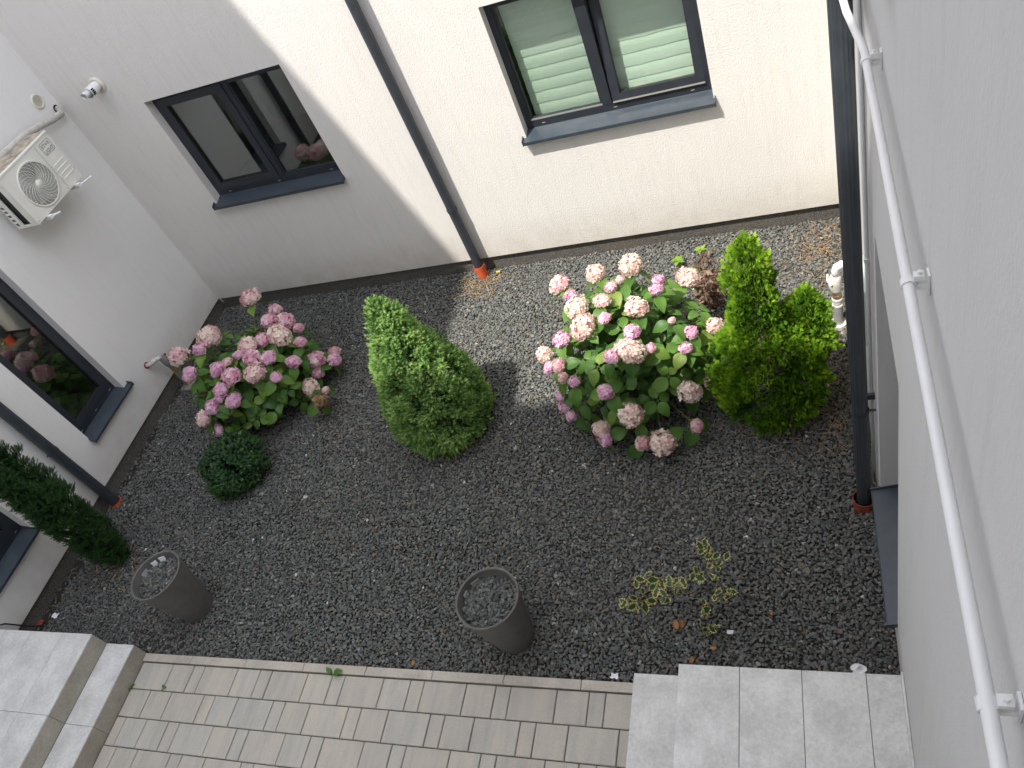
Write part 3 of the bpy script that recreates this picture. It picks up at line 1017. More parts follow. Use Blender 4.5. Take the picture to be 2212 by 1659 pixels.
# ---------------------------------------------------------------- gas risers
def riser_left():
    t = thing('gas_riser', (0.12, -1.15, 0), 'weathered gas riser with grey valve on the left wall beside the pink hydrangea', 'gas riser')
    part('elbow_pipe', MB().tube([(-0.02, -1.282, 0.452), (0.05, -1.278, 0.455), (0.085, -1.262, 0.468), (0.105, -1.235, 0.472), (0.118, -1.205, 0.462), (0.12, -1.185, 0.44)], [0.021, 0.021, 0.024, 0.025, 0.024, 0.022], 14), 'white_dirty', t, smooth=True)
    part('wall_ring', MB().lathe([(0.022, -0.002), (0.034, -0.002), (0.034, 0.006), (0.022, 0.008)], -1.28, 0.452, 18, axis='x'), 'brown_pvc', t)
    part('valve_body', MB().tube([(0.12, -1.178, 0.445), (0.122, -1.168, 0.40), (0.122, -1.16, 0.35), (0.12, -1.152, 0.30), (0.12, -1.15, 0.27)], [0.024, 0.04, 0.045, 0.036, 0.03], 14), 'cast', t, smooth=True)
    part('valve_handle', MB().box(0.10, 0.114, -1.20, -1.10, 0.405, 0.425), 'brown_pvc', t)
    part('union_nut', MB().lathe([(0.030, 0.20), (0.034, 0.20), (0.034, 0.25), (0.037, 0.25), (0.037, 0.268), (0.03, 0.27)], 0.12, -1.15, 16), 'rust', t)
    part('sleeve', MB().lathe([(0.028, -0.03), (0.032, -0.03), (0.032, 0.12), (0.035, 0.12), (0.035, 0.18), (0.031, 0.2)], 0.12, -1.15, 18), 'cast', t)
    part('warning_tag', MB().box(0.158, 0.16, -1.19, -1.165, 0.02, 0.14), 'yellow', t)
    part('base_slab', MB().cbox(0.05, 0.22, -1.24, -1.08, -0.03, 0.014, 0.01), 'cast', t)
riser_left()

def riser_right():
    x, y = 6.392, -1.24
    t = thing('gas_riser', (x, y, 0), 'white gas riser with brass fittings standing in the sun beside the thuja', 'gas riser')
    part('lower_tube', MB().tube([(x, y, -0.03), (x, y, 0.20)], 0.034, 20), 'galv', t, smooth=False)
    part('base_ring', MB().lathe([(0.036, 0.0), (0.058, -0.01), (0.058, 0.025), (0.045, 0.035), (0.036, 0.03)], x, y, 20), 'white_dirty', t)
    part('union_nut', MB().lathe([(0.03, 0.19), (0.038, 0.20), (0.038, 0.215), (0.032, 0.22), (0.034, 0.235), (0.034, 0.25), (0.037, 0.26), (0.037, 0.275), (0.03, 0.28)], x, y, 18), 'white_dirty', t)
    part('brass_joint', MB().lathe([(0.029, 0.275), (0.033, 0.285), (0.033, 0.31), (0.029, 0.325)], x, y, 18), 'rust', t)
    part('valve_body', MB().tube([(x, y, 0.32), (x - 0.004, y, 0.36), (x - 0.008, y, 0.41), (x - 0.004, y, 0.46), (x, y, 0.49)], [0.03, 0.038, 0.045, 0.042, 0.032], 16), 'white_dirty', t, smooth=True)
    part('valve_handle', MB().tube([(x - 0.03, y - 0.05, 0.44), (x - 0.055, y, 0.455), (x - 0.05, y + 0.05, 0.46)], 0.008, 8), 'white_dirty', t)
    part('elbow_pipe', MB().tube([(x, y, 0.48), (x, y, 0.53), (x + 0.012, y, 0.565), (x + 0.045, y, 0.585), (x + 0.13, y, 0.588)], [0.026, 0.028, 0.029, 0.028, 0.024], 16), 'white_paint', t, smooth=True)
riser_right()

# ---------------------------------------------------------------- air conditioner on the left wall
def ac_unit():
    x0, x1 = 0.095, 0.34
    y0, y1 = -1.305, -0.620
    z0, z1 = 2.195, 2.64
    t = thing('air_conditioner', (0.2, -0.96, z0), 'white outdoor air conditioner with a round fan grille on the left wall', 'air conditioner')
    fy, fz, fr = -1.030, 2.408, 0.180
    # front panel with a round hole: quad ring between circle and rectangle
    fm = MB()
    n = 64
    inner = [(x1, fy + fr * math.cos(2 * math.pi * k / n), fz + fr * math.sin(2 * math.pi * k / n)) for k in range(n)]
    yr = -0.835
    outer = []
    for k in range(n):
        a = 2 * math.pi * k / n
        c, s = math.cos(a), math.sin(a)
        sc = min((yr - fy) / c if c > 1e-6 else 1e9, (y0 - fy) / c if c < -1e-6 else 1e9, (z1 - fz) / s if s > 1e-6 else 1e9, (z0 - fz) / s if s < -1e-6 else 1e9)
        outer.append((x1, fy + c * sc, fz + s * sc))
    fm.add(inner + outer, [(k, (k + 1) % n, (k + 1) % n + n, k + n) for k in range(n)])
    for (cy, cz) in ((y0, z0), (y0, z1), (yr, z0), (yr, z1)):   # fill corners
        a = math.atan2(cz - fz, cy - fy) % (2 * math.pi)
        k = int(a / (2 * math.pi) * n)
        fm.add([outer[k], outer[(k + 1) % n], (x1, cy, cz)], [(0, 1, 2)])
    fm.add([(x1, yr, z0), (x1, y1, z0), (x1, y1, z1), (x1, yr, z1)], [(0, 1, 2, 3)])
    part('front_panel', fm, 'ac_white', t)
    ca = MB()
    ca.add([(x0, y1, z0), (x1, y1, z0), (x1, y1, z1), (x0, y1, z1)], [(0, 1, 2, 3)])
    ca.add([(x0, y0, z0), (x1, y0, z0), (x1, y1, z0), (x0, y1, z0)], [(0, 1, 2, 3)])
    ca.add([(x0, y0, z0), (x0, y1, z0), (x0, y1, z1), (x0, y0, z1)], [(0, 1, 2, 3)])
    # near side: rails around the open coil
    ca.box(x1 - 0.075, x1 - 0.0005, y0, y0 + 0.012, z0, z1 - 0.001)
    ca.box(x0, x1 - 0.076, y0 + 0.001, y0 + 0.012, z0, z0 + 0.02)
    ca.box(x0, x1 - 0.076, y0 + 0.001, y0 + 0.012, z1 - 0.02, z1 - 0.001)
    part('casing', ca, 'ac_white', t)
    part('coil', MB().box(x0 + 0.02, x1 - 0.02, y0 + 0.02, y0 + 0.03, z0 + 0.005, z1 - 0.01), 'coil', t)
    gu = MB()
    gu.box(x0, x0 + 0.008, y0 + 0.001, y0 + 0.011, z0 + 0.02, z1 - 0.02)
    gu.box(x0 + 0.045, x0 + 0.085, y0 + 0.001, y0 + 0.011, z0 + 0.02, z1 - 0.02)
    zz = z0 + 0.05
    while zz < z1 - 0.03:
        gu.box(x0 + 0.008, x0 + 0.045, y0 + 0.002, y0 + 0.010, zz, zz + 0.018)
        zz += 0.042
    part('side_guard', gu, 'ac_white', t)
    lid = MB().cbox(x0 - 0.004, x1 + 0.006, y0 - 0.006, y1 + 0.006, z1 - 0.002, z1 + 0.014, 0.004)
    part('lid', lid, 'ac_white', t)
    part('lid_dirt', MB().box(x0, x1 - 0.02, y0, y1 - 0.004, z1 + 0.0145, z1 + 0.017), 'ac_dirty', t)
    rr = np.random.RandomState(4)
    dm = MB()
    for k in range(60):
        cx, cy = x0 + rr.uniform(0.0, 0.2), y0 + abs(rr.normal(0, 0.18))
        s = rr.uniform(0.006, 0.018)
        a = rr.uniform(0, 6.28, 3)
        dm.add([(cx + s * math.cos(q), cy + s * math.sin(q), z1 + 0.018 + rr.uniform(0, 0.012)) for q in a], [(0, 1, 2)])
    part('leaf_litter', dm, 'withered', t)
    # recess + fan behind grille
    rc = MB()
    rc.lathe([(fr, x1 - 0.001), (fr, x1 - 0.06)], fy, fz, n, axis='x')
    rc.lathe([(fr, x1 - 0.06), (0.0, x1 - 0.06)], fy, fz, n, axis='x')
    part('fan_recess', rc, 'coil', t)
    part('rim', MB().lathe([(fr + 0.012, x1 + 0.001), (fr + 0.010, x1 + 0.008), (fr, x1 + 0.008), (fr - 0.004, x1 + 0.001)], fy, fz, n, axis='x'), 'ac_white', t, smooth=True)
    gm = MB()
    nr = 15
    for k in range(nr):
        r = 0.040 + (fr - 0.044) * k / (nr - 1)
        gm.lathe([(r - 0.0016, x1 + 0.003), (r + 0.0016, x1 + 0.003), (r + 0.0016, x1 + 0.006), (r - 0.0016, x1 + 0.006), (r - 0.0016, x1 + 0.003)], fy, fz, n, axis='x')
    for k in range(22):
        pts = []
        for j in range(11):
            q = j / 10
            r = 0.034 + (fr - 0.036) * q
            a = 2 * math.pi * k / 22 + 1.15 * q ** 0.9
            pts.append((x1 + 0.007, fy + r * math.cos(a), fz + r * math.sin(a)))
        gm.tube(pts, 0.0022, 5)
    gr = part('fan_grille', gm, 'ac_white', t)
    part('hub', MB().lathe([(0.0, x1 + 0.014), (0.030, x1 + 0.012), (0.035, x1 + 0.006), (0.035, x1 + 0.0)], fy, fz, 24, axis='x'), 'ac_white', gr, smooth=True)
    fb = MB()
    for k in range(3):
        a = 2 * math.pi * k / 3 + 0.4
        vs = []
        for j in range(6):
            r = 0.03 + 0.14 * j / 5
            for s, dx in ((-1, -0.045), (1, -0.02)):
                aa = a + s * (0.25 + 0.25 * j / 5)
                vs.append((x1 + dx, fy + r * math.cos(aa), fz + r * math.sin(aa)))
        fb.add(vs, [(2 * j, 2 * j + 1, 2 * j + 3, 2 * j + 2) for j in range(5)])
    part('fan_blade', fb, 'grey_print', t)
    # pressed seam and ribs on the service panel
    part('panel_seam', MB().box(x1, x1 + 0.0022, -0.823, -0.819, z0 + 0.035, z1 - 0.02), 'galv', t)
    for k in range(4):
        zc = z0 + 0.085 + 0.042 * k
        part('rib', MB().cbox(x1 - 0.01, x1 + 0.003, -0.795, -0.650, zc, zc + 0.012, 0.003), 'ac_white', t)
    # writing: rounded frame with two lines of capital letters
    cy, cz, hw, hh = -0.712, 2.555, 0.068, 0.052
    fm = MB()
    pts = []
    rc_ = 0.018
    for qx, qz, a0 in ((1, 1, 0), (-1, 1, 90), (-1, -1, 180), (1, -1, 270)):
        for j in range(6):
            a = math.radians(a0 + 90 * j / 5)
            pts.append((qx * (hw - rc_) + rc_ * math.cos(a), qz * (hh - rc_) + rc_ * math.sin(a)))
    k_ = len(pts)
    X = x1 + 0.0012
    vs = [(X, cy + p[0], cz + p[1]) for p in pts] + [(X, cy + p[0] * 0.935, cz + p[1] * 0.915) for p in pts]
    fm.add(vs, [(i, (i + 1) % k_, (i + 1) % k_ + k_, i + k_) for i in range(k_)])
    # star standing in for the third letter
    sv = []
    for j in range(10):
        r = 0.0165 if j % 2 == 0 else 0.007
        a = math.pi / 2 + math.pi * j / 5
        sv.append((X, cy + 0.0085 + r * math.cos(a), cz + 0.0225 + r * math.sin(a)))
    fm.add(sv + [(X, cy + 0.0085, cz + 0.0225)], [(j, (j + 1) % 10, 10) for j in range(10)])
    part('logo_frame', fm, 'grey_print', t)
    Rt = Matrix(((0, 0, 1), (1, 0, 0), (0, 1, 0)))      # text x -> +y, text y -> +z
    for body, dy, dz, size in (('ST', -0.056, 0.006, 0.044), ('R', 0.028, 0.006, 0.044), ('LIGHT', -0.058, -0.042, 0.044)):
        cu = bpy.data.curves.new('t', 'FONT')
        cu.body = body
        cu.size = size
        cu.offset = 0.0011
        to = bpy.data.objects.new('t', cu)
        col.objects.link(to)
        dg = bpy.context.evaluated_depsgraph_get()
        me = bpy.data.meshes.new_from_object(to.evaluated_get(dg))
        bpy.data.objects.remove(to)
        xs = [v.co.x for v in me.vertices]
        tgt = {'ST': 0.050, 'R': 0.026, 'LIGHT': 0.115}[body]
        sx = tgt / (max(xs) - min(xs))
        mx = min(xs)
        off = wloc(t)
        for v in me.vertices:
            p = Rt @ Vector(((v.co.x - mx) * sx, v.co.y, 0))
            v.co = p + Vector((X + 0.0004, cy + dy, cz + dz)) - off
        link('lettering', me, 'grey_print', t)
    # feet / wall bracket arms with loose white plastic ends
    for yb, ln in ((-0.745, 0.115), (-1.185, 0.05)):
        b = MB()
        b.box(0.0, x1 + 0.03, yb - 0.016, yb + 0.016, z0 - 0.035, z0 - 0.012)
        part('bracket', b, 'white_dirty', t)
        c = MB()
        c.box(x1 + 0.0, x1 + 0.045, yb - 0.012, yb + 0.02, z0 - 0.030, z0 - 0.002)
        c.tube([(x1 + 0.03, yb + 0.01, z0 - 0.015), (x1 + 0.05, yb + 0.03, z0 - 0.02), (x1 + 0.055, yb + 0.03 + ln, z0 - 0.035)], 0.010, 8)
        part('bracket_end', c, 'white_paint', t)
    for (yy, zz2) in ((y0 + 0.02, z0 + 0.02), (y1 - 0.02, z0 + 0.10), (y0 + 0.24, z0 + 0.018), (-0.83, z0 + 0.02)):
        part('screw', MB().lathe([(0.0, x1 + 0.004), (0.006, x1 + 0.003), (0.006, x1)], yy, zz2, 8, axis='x'), 'galv', t)
    hose = MB().tube([(0.012, -0.059, 2.60), (0.05, -0.075, 2.585), (0.085, -0.13, 2.575), (0.095, -0.25, 2.59), (0.09, -0.42, 2.625), (0.085, -0.60, 2.655), (0.085, -0.9, 2.665), (0.085, -1.25, 2.655)], [0.028, 0.03, 0.03, 0.031, 0.03, 0.032, 0.03, 0.028], 12)
    part('hose', hose, 'foam', t, smooth=True)
    part('wall_hole', MB().lathe([(0.036, 0.0015), (0.0, 0.0015)], -0.059, 2.60, 18, axis='x'), 'black', t)  # flat black disc, the hole's darkness put into its colour
ac_unit()

vg = thing('vent_grille', (0.0, -0.178, 2.745), 'small round ivory vent grille on the left wall above the air conditioner', 'vent')
part('ring', MB().lathe([(0.046, 0.001), (0.046, 0.010), (0.056, 0.014), (0.064, 0.010), (0.066, 0.001)], -0.178, 2.745, 32, axis='x'), 'ivory', vg, smooth=True)
part('backing', MB().lathe([(0.047, 0.002), (0.0, 0.002)], -0.178, 2.745, 24, axis='x'), 'rust', vg)
for k in range(9):
    y = -0.178 - 0.040 + 0.010 * k
    hh = math.sqrt(max(0, 0.046 ** 2 - (y + 0.178) ** 2))
    part('slat', MB().box(0.004, 0.010, y - 0.0022, y + 0.0022, 2.745 - hh, 2.745 + hh), 'ivory', vg)

fl = thing('flue_pipe', (0.54, 0.0, 2.675), 'white boiler flue pipe sticking out of the back wall above the dark window', 'flue')
part('flange', MB().lathe([(0.0, -0.001), (0.076, -0.001), (0.074, -0.010), (0.052, -0.020)], 0.54, 2.675, 32, axis='y'), 'ivory', fl, smooth=True)
part('outer_tube', MB().lathe([(0.047, -0.012), (0.047, -0.150), (0.044, -0.152), (0.044, -0.10)], 0.54, 2.675, 28, axis='y'), 'white_paint', fl, autosmooth=0.8)
part('inner_tube', MB().lathe([(0.030, -0.10), (0.030, -0.205), (0.027, -0.207), (0.027, -0.12), (0.0, -0.12)], 0.53, 2.682, 24, axis='y'), 'white_paint', fl, autosmooth=0.8)
for k in range(4):
    a = -0.5 + 0.32 * k
    cx, cz = 0.54 + 0.0475 * math.cos(a), 2.675 + 0.0475 * math.sin(a)
    part('slot', MB().box(cx - 0.004, cx + 0.004, -0.145, -0.115, cz - 0.005, cz + 0.005), 'black', fl)  # solid black boxes, the darkness of the openings put into their colour

# ---------------------------------------------------------------- planters
def planter(x, y, label, tabs):
    t = thing('planter_pot', (x, y, 0), label, 'planter')
    rb, rt, h = 0.117, 0.200, 0.525
    prof = []
    nb = 40
    for k in range(nb + 1):
        q = k / nb
        r = rb + (rt - rb) * (q ** 0.85)
        prof.append((r + (0.0012 if k % 2 else 0.0), -0.02 + (h + 0.02) * q))
    prof += [(rt + 0.002, h + 0.004), (rt - 0.004, h + 0.007), (rt - 0.011, h + 0.004), (rt - 0.013, h - 0.01), (rt - 0.035, h - 0.14), (0.0, h - 0.14)]
    part('body', MB().lathe(prof, x, y, 48), 'pot', t, autosmooth=0.7)
    n = 1400
    a, rr = R.uniform(0, 2 * np.pi, n), np.sqrt(R.uniform(0, 1, n)) * 0.172
    zz = h - 0.072 + R.uniform(-0.022, 0.016, n)
    px, py = x + rr * np.cos(a), y + rr * np.sin(a)
    o = wloc(t)
    me = stones('fill', px - o.x, py - o.y, zz, (0.011, 0.018), 0.6)
    s = link('gravel_fill', me, 'stone', t)
    s['kind'] = 'stuff'
    for (ang, wd, mm, dz) in tabs:
        cx, cy = x + 0.170 * math.cos(ang), y + 0.170 * math.sin(ang)
        tx, ty = -math.sin(ang), math.cos(ang)
        q = MB()
        z0, z1 = h - 0.09 + dz, h - 0.025 + dz
        ix, iy = -math.cos(ang) * 0.012, -math.sin(ang) * 0.012
        vs = [(cx - tx * wd + ix, cy - ty * wd + iy, z0), (cx + tx * wd + ix, cy + ty * wd + iy, z0), (cx + tx * wd, cy + ty * wd, z1), (cx - tx * wd, cy - ty * wd, z1)]
        vs += [(p[0] - ix * 0.3, p[1] - iy * 0.3, p[2]) for p in vs]
        q.add(vs, [(0, 1, 2, 3), (4, 7, 6, 5), (0, 4, 5, 1), (1, 5, 6, 2), (2, 6, 7, 3), (3, 7, 4, 0)])
        part('plastic_tab', q, mm, t)
    return t
planter(1.615, -3.605, 'tapered dark pot full of gravel below the columnar yew by the left steps', [(2.35, 0.02, 'paper', 0.0), (2.9, 0.028, 'galv', -0.004), (1.95, 0.025, 'paper', 0.004)])
planter(4.302, -3.727, 'tapered dark pot full of gravel standing alone near the middle of the kerb', [(2.9, 0.02, 'galv', -0.004), (2.35, 0.03, 'cast', 0.0)])

# ---------------------------------------------------------------- cable, litter
tag(part('cable', MB().tube([(0.02, -3.99, 0.34), (0.02, -3.959, 0.335), (0.03, -3.93, 0.30), (0.03, -3.90, 0.22), (0.04, -3.86, 0.10), (0.06, -3.82, 0.03), (0.10, -3.79, 0.012)], 0.006, 8), 'cable', smooth=True),
    'thin black cable drooping over the edge of the left landing', 'cable')

def crumple(name, x, y, z, s, m, label, cat, seed, fl=0.5):
    r = np.random.RandomState(seed)
    n = 5
    vs, fs = [], []
    for i in range(n):
        for j in range(n):
            vs.append((x + (i / (n - 1) - 0.5) * s + r.uniform(-.1, .1) * s, y + (j / (n - 1) - 0.5) * s * 0.7 + r.uniform(-.1, .1) * s, z + abs(r.normal(0, 0.22)) * s * fl))
    for i in range(n - 1):
        for j in range(n - 1):
            fs.append((i * n + j, (i + 1) * n + j, (i + 1) * n + j + 1, i * n + j + 1))
    return tag(part(name, MB().add(vs, fs), m), label, cat)
crumple('paper_scrap', 6.315, -3.845, 0.015, 0.07, 'paper', 'crumpled white paper lying in the gravel beside the right landing', 'paper', 3)
crumple('paper_scrap', 5.64, -3.66, 0.014, 0.035, 'paper', 'small torn white paper below the variegated holly', 'paper', 5)
crumple('plastic_scrap', 0.145, -3.722, 0.012, 0.06, 'paper', 'flat white plastic scrap in the gravel by the left wall', 'scrap', 8, 0.25)
crumple('rag', 0.02, -3.79, 0.012, 0.07, 'brown_pvc', 'dull red scrap at the foot of the left wall by the landing', 'scrap', 9, 0.4)
crumple('paper_scrap', 4.98, -3.955, 0.014, 0.045, 'paper', 'white torn strip on the gravel next to the right step', 'paper', 12, 0.25)
tag(part('yellow_clip', MB().box(3.385, 3.425, -0.088, -0.072, 0.012, 0.022), 'yellow'), 'small yellow plastic clip by the orange drain collar', 'clip')

# ---------------------------------------------------------------- conifers
def tri_template(quads_or_tris):
    V, F = [], []
    for poly in quads_or_tris:
        o = len(V)
        V += poly
        for k in range(1, len(poly) - 1): F.append((o, o + k, o + k + 1))
    return np.array(V, float), np.array(F, int)

def shoot_template(seed, needles=13, length=0.42, width=0.075, spread=0.75):
    r = np.random.RandomState(seed)
    polys = []
    for k in range(needles):
        h = 0.05 + 0.80 * k / needles
        a = 2.4 * k + r.uniform(-.3, .3)
        out = np.array([math.cos(a), math.sin(a), 0])
        sp_ = spread * (1 - 0.55 * k / needles)
        d = out * sp_ + np.array([0, 0, 1]) * (1 - 0.45 * sp_)
        d /= np.linalg.norm(d)
        side = np.cross(d, out + np.array([0, 0, 0.3]))
        side /= np.linalg.norm(side) + 1e-9
        b = np.array([0, 0, h])
        L = length * r.uniform(0.8, 1.15)
        polys.append([tuple(b - side * width * .5), tuple(b + side * width * .5), tuple(b + d * L)])
    return tri_template(polys)

def spray_template(seed):
    """flat fan of scale-leaf branchlets lying in the x-z plane"""
    r = np.random.RandomState(seed)
    polys = []
    def strip(p, a, L, w):
        d = np.array([math.sin(a), 0, math.cos(a)])
        s = np.array([math.cos(a), 0, -math.sin(a)])
        m = p + d * L * 0.55 + np.array([0, r.uniform(-.04, .04), 0])
        t = p + d * L + np.array([0, r.uniform(-.08, .08), 0])
        polys.append([tuple(p), tuple(m + s * w * .55), tuple(t), tuple(m - s * w * .55)])
    strip(np.zeros(3), 0.0, 1.0, 0.10)
    for k in range(5):
        h = 0.12 + 0.15 * k
        for sgn in (-1, 1):
            L = (0.62 - 0.08 * k) * r.uniform(0.8, 1.1)
            a = sgn * (0.62 + r.uniform(-.12, .12))
            p = np.array([0, 0, h + 0.04 * sgn])
            strip(p, a, L, 0.095)
            q = p + np.array([math.sin(a), 0, math.cos(a)]) * L * 0.45
            if k < 2: strip(q, a - sgn * 0.55, L * 0.5, 0.085)
    return tri_template(polys)

def sprig_template(seed):
    r = np.random.RandomState(seed)
    polys = []
    for k in range(10):
        h = 0.05 + 0.09 * k
        a = math.pi * 0.5 * (k % 2) + math.pi * (k // 2 % 2) + r.uniform(-.4, .4)
        out = np.array([math.cos(a), math.sin(a), 0])
        d = out * 0.85 + np.array([0, 0, 0.55])
        s = np.cross(d, [0, 0, 1.0])
        s /= np.linalg.norm(s)
        b = np.array([0, 0, h])
        L, w = 0.36 * r.uniform(.8, 1.2), 0.20
        polys.append([tuple(b), tuple(b + d * L * .5 + s * w * .5), tuple(b + d * L), tuple(b + d * L * .5 - s * w * .5)])
    return tri_template(polys)

SHOOTS = [shoot_template(i, 14, 0.55, 0.14, 0.95) for i in range(4)]
YEWSH = [shoot_template(20 + i, 17, 0.38, 0.11, 1.0) for i in range(3)]
SPRAYS = [spray_template(40 + i) for i in range(4)]
SPRIGS = [sprig_template(60 + i) for i in range(4)]

def crown(name, parent, material, templates, lobes, n, size, lumpa, lumpf, seed, up=0.55, flatspray=False, clumps=300, crad=0.05, tip=0.0, grad=0.45):
    """foliage: tufts (clumps of small sprays) sitting all over the lobes; lobe = (cx, cy, [(z, r), ...])"""
    base = wloc(parent)
    rs = np.random.RandomState(seed)
    P, D, T, S = [], [], [], []
    areas = []
    for (cx, cy, pr) in lobes:
        pr = np.array(pr)
        areas.append(np.sum((pr[1:, 1] + pr[:-1, 1]) * np.hypot(np.diff(pr[:, 0]), np.diff(pr[:, 1]))))
    areas = np.array(areas) / sum(areas)
    for (cx, cy, pr), ar in zip(lobes, areas):
        pr = np.array(pr)
        K = max(6, int(clumps * ar))
        seg = (pr[1:, 1] + pr[:-1, 1]) * np.hypot(np.diff(pr[:, 0]), np.diff(pr[:, 1])) + 1e-6
        cum = np.concatenate([[0], np.cumsum(seg)])
        # golden-angle spread of the tuft centres, jittered
        s = (np.arange(K) + rs.uniform(0, 1, K)) / K * cum[-1]
        L = np.interp(s, cum, np.arange(len(pr)))
        i0 = np.clip(L.astype(int), 0, len(pr) - 2)
        fr_ = L - i0
        z = pr[i0, 0] * (1 - fr_) + pr[i0 + 1, 0] * fr_
        r = pr[i0, 1] * (1 - fr_) + pr[i0 + 1, 1] * fr_
        slope = (pr[i0 + 1, 1] - pr[i0, 1]) / (pr[i0 + 1, 0] - pr[i0, 0] + 1e-6)
        th = np.arange(K) * 2.39996 + rs.normal(0, 0.25, K)
        nrm = np.stack([np.cos(th), np.sin(th), -np.clip(slope, -4, 4)], 1)
        nrm /= np.linalg.norm(nrm, axis=1, keepdims=True)
        c = np.stack([cx + r * np.cos(th), cy + r * np.sin(th), z], 1)
        lu = lump(c, lumpf, seed + 1)
        c = c + nrm * (lumpa * lu - crad * 0.75 + rs.normal(0, crad * 0.22, K))[:, None]
        ct = rs.normal(0, 0.13, K) + 0.12 * lu
        cr = crad * rs.uniform(0.75, 1.25, K)
        m = int(n * ar)
        k = rs.randint(0, K, m)
        d = rs.normal(size=(m, 3))
        d /= np.linalg.norm(d, axis=1, keepdims=True)
        axis = nrm[k] + np.array([0, 0, up * 0.8])
        axis /= np.linalg.norm(axis, axis=1, keepdims=True)
        d = d + axis * 0.75
        d /= np.linalg.norm(d, axis=1, keepdims=True)
        q = rs.uniform(0.25, 1.0, m) ** 0.6
        h = np.sum(d * axis, axis=1)
        p = c[k] + d * (cr[k] * q)[:, None] * (0.85 + 0.5 * np.clip(h, 0, 1))[:, None]
        dd = d * 0.8 + nrm[k] * 0.35 + np.array([0, 0, up]) + rs.normal(0, 0.18, (m, 3))
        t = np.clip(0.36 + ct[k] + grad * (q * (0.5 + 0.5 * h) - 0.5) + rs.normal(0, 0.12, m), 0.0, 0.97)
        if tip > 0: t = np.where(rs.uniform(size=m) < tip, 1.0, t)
        P.append(p); D.append(dd); T.append(t)
        S.append(rs.uniform(size[0], size[1], m))
        # sparse inner fill, tinted dark so depth shade is in its colour
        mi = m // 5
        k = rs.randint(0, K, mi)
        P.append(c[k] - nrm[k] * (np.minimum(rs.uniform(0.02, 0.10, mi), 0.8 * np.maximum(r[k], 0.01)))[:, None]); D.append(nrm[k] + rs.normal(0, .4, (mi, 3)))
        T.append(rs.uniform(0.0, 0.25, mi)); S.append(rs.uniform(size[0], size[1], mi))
    P, D, T, S = np.concatenate(P), np.concatenate(D), np.concatenate(T), np.concatenate(S)
    ok = P[:, 2] > 0.0
    P, D, T, S = P[ok], D[ok], T[ok], S[ok]
    roll = np.pi / 2 + rs.normal(0, 0.7, len(P)) if flatspray else rs.uniform(0, 2 * np.pi, len(P))
    Ms = frames(D, roll) * S[:, None, None]
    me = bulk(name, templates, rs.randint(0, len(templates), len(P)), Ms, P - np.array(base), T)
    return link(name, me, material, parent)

def trunk(parent, x, y, h, r, limbs, seed, spread):
    rs = np.random.RandomState(seed)
    mb = MB()
    mb.tube([(x, y, -0.03), (x + .01, y, h * 0.4), (x, y + .01, h * 0.8), (x, y, h)], [r, r * .8, r * .45, r * .15], 8)
    for k in range(limbs):
        z = h * (0.06 + 0.8 * k / limbs)
        a = 2.4 * k
        L = spread * (1 - 0.75 * z / h) * rs.uniform(.7, 1)
        mb.tube([(x, y, z), (x + L * .5 * math.cos(a), y + L * .5 * math.sin(a), z + 0.06), (x + L * math.cos(a), y + L * math.sin(a), z + 0.16)], [r * .35, r * .25, r * .1], 5)
    part('trunk', mb, 'bark', parent)

t = thing('spruce_shrub', (3.37, -1.93, 0), 'cone shaped dwarf spruce, bright at the top, in the middle of the gravel', 'shrub')
trunk(t, 3.37, -1.93, 1.2, 0.028, 22, 1, 0.24)
crown('foliage', t, 'spruce', SHOOTS, [(3.37, -1.93, [(0.0, 0.25), (0.07, 0.35), (0.20, 0.395), (0.38, 0.375), (0.6, 0.325), (0.85, 0.235), (1.1, 0.15), (1.28, 0.085), (1.38, 0.03), (1.40, 0.0)])],
      27000, (0.022, 0.038), 0.018, 7.0, 3, up=0.45, clumps=520, crad=0.052, grad=0.6)

t = thing('thuja_shrub', (5.93, -1.95, 0), 'bright green two topped thuja beside the right wall', 'shrub')
trunk(t, 5.93, -1.95, 1.3, 0.028, 22, 2, 0.22)
crown('foliage', t, 'thuja', SPRAYS, [(5.925, -1.945, [(0.0, 0.22), (0.1, 0.31), (0.3, 0.345), (0.5, 0.33), (0.66, 0.27), (0.76, 0.20)]),
                                      (5.90, -1.915, [(0.55, 0.22), (0.8, 0.165), (1.05, 0.13), (1.28, 0.085), (1.42, 0.035), (1.47, 0.0)]),
                                      (6.20, -1.86, [(0.45, 0.12), (0.65, 0.115), (0.82, 0.09), (0.93, 0.05), (0.99, 0.0)])],
      18000, (0.026, 0.047), 0.022, 7.0, 9, up=0.75, flatspray=True, clumps=240, crad=0.062, grad=0.6)

t = thing('yew_column', (0.50, -3.17, 0), 'dark slender columnar yew rising beside the left wall behind a pot', 'shrub')
trunk(t, 0.50, -3.17, 1.3, 0.028, 20, 3, 0.12)
crown('foliage', t, 'yew', YEWSH, [(0.51, -3.17, [(0.0, 0.06), (0.10, 0.105), (0.35, 0.14), (0.7, 0.15), (0.95, 0.13)]),
                                   (0.45, -3.06, [(0.7, 0.10), (1.1, 0.085), (1.45, 0.055), (1.68, 0.0)]),
                                   (0.56, -3.26, [(0.7, 0.10), (1.15, 0.085), (1.5, 0.055), (1.75, 0.0)]),
                                   (0.44, -3.20, [(0.7, 0.10), (1.2, 0.08), (1.6, 0.055), (1.82, 0.0)])],
      10000, (0.034, 0.058), 0.02, 8.0, 21, up=0.9, clumps=230, crad=0.05)

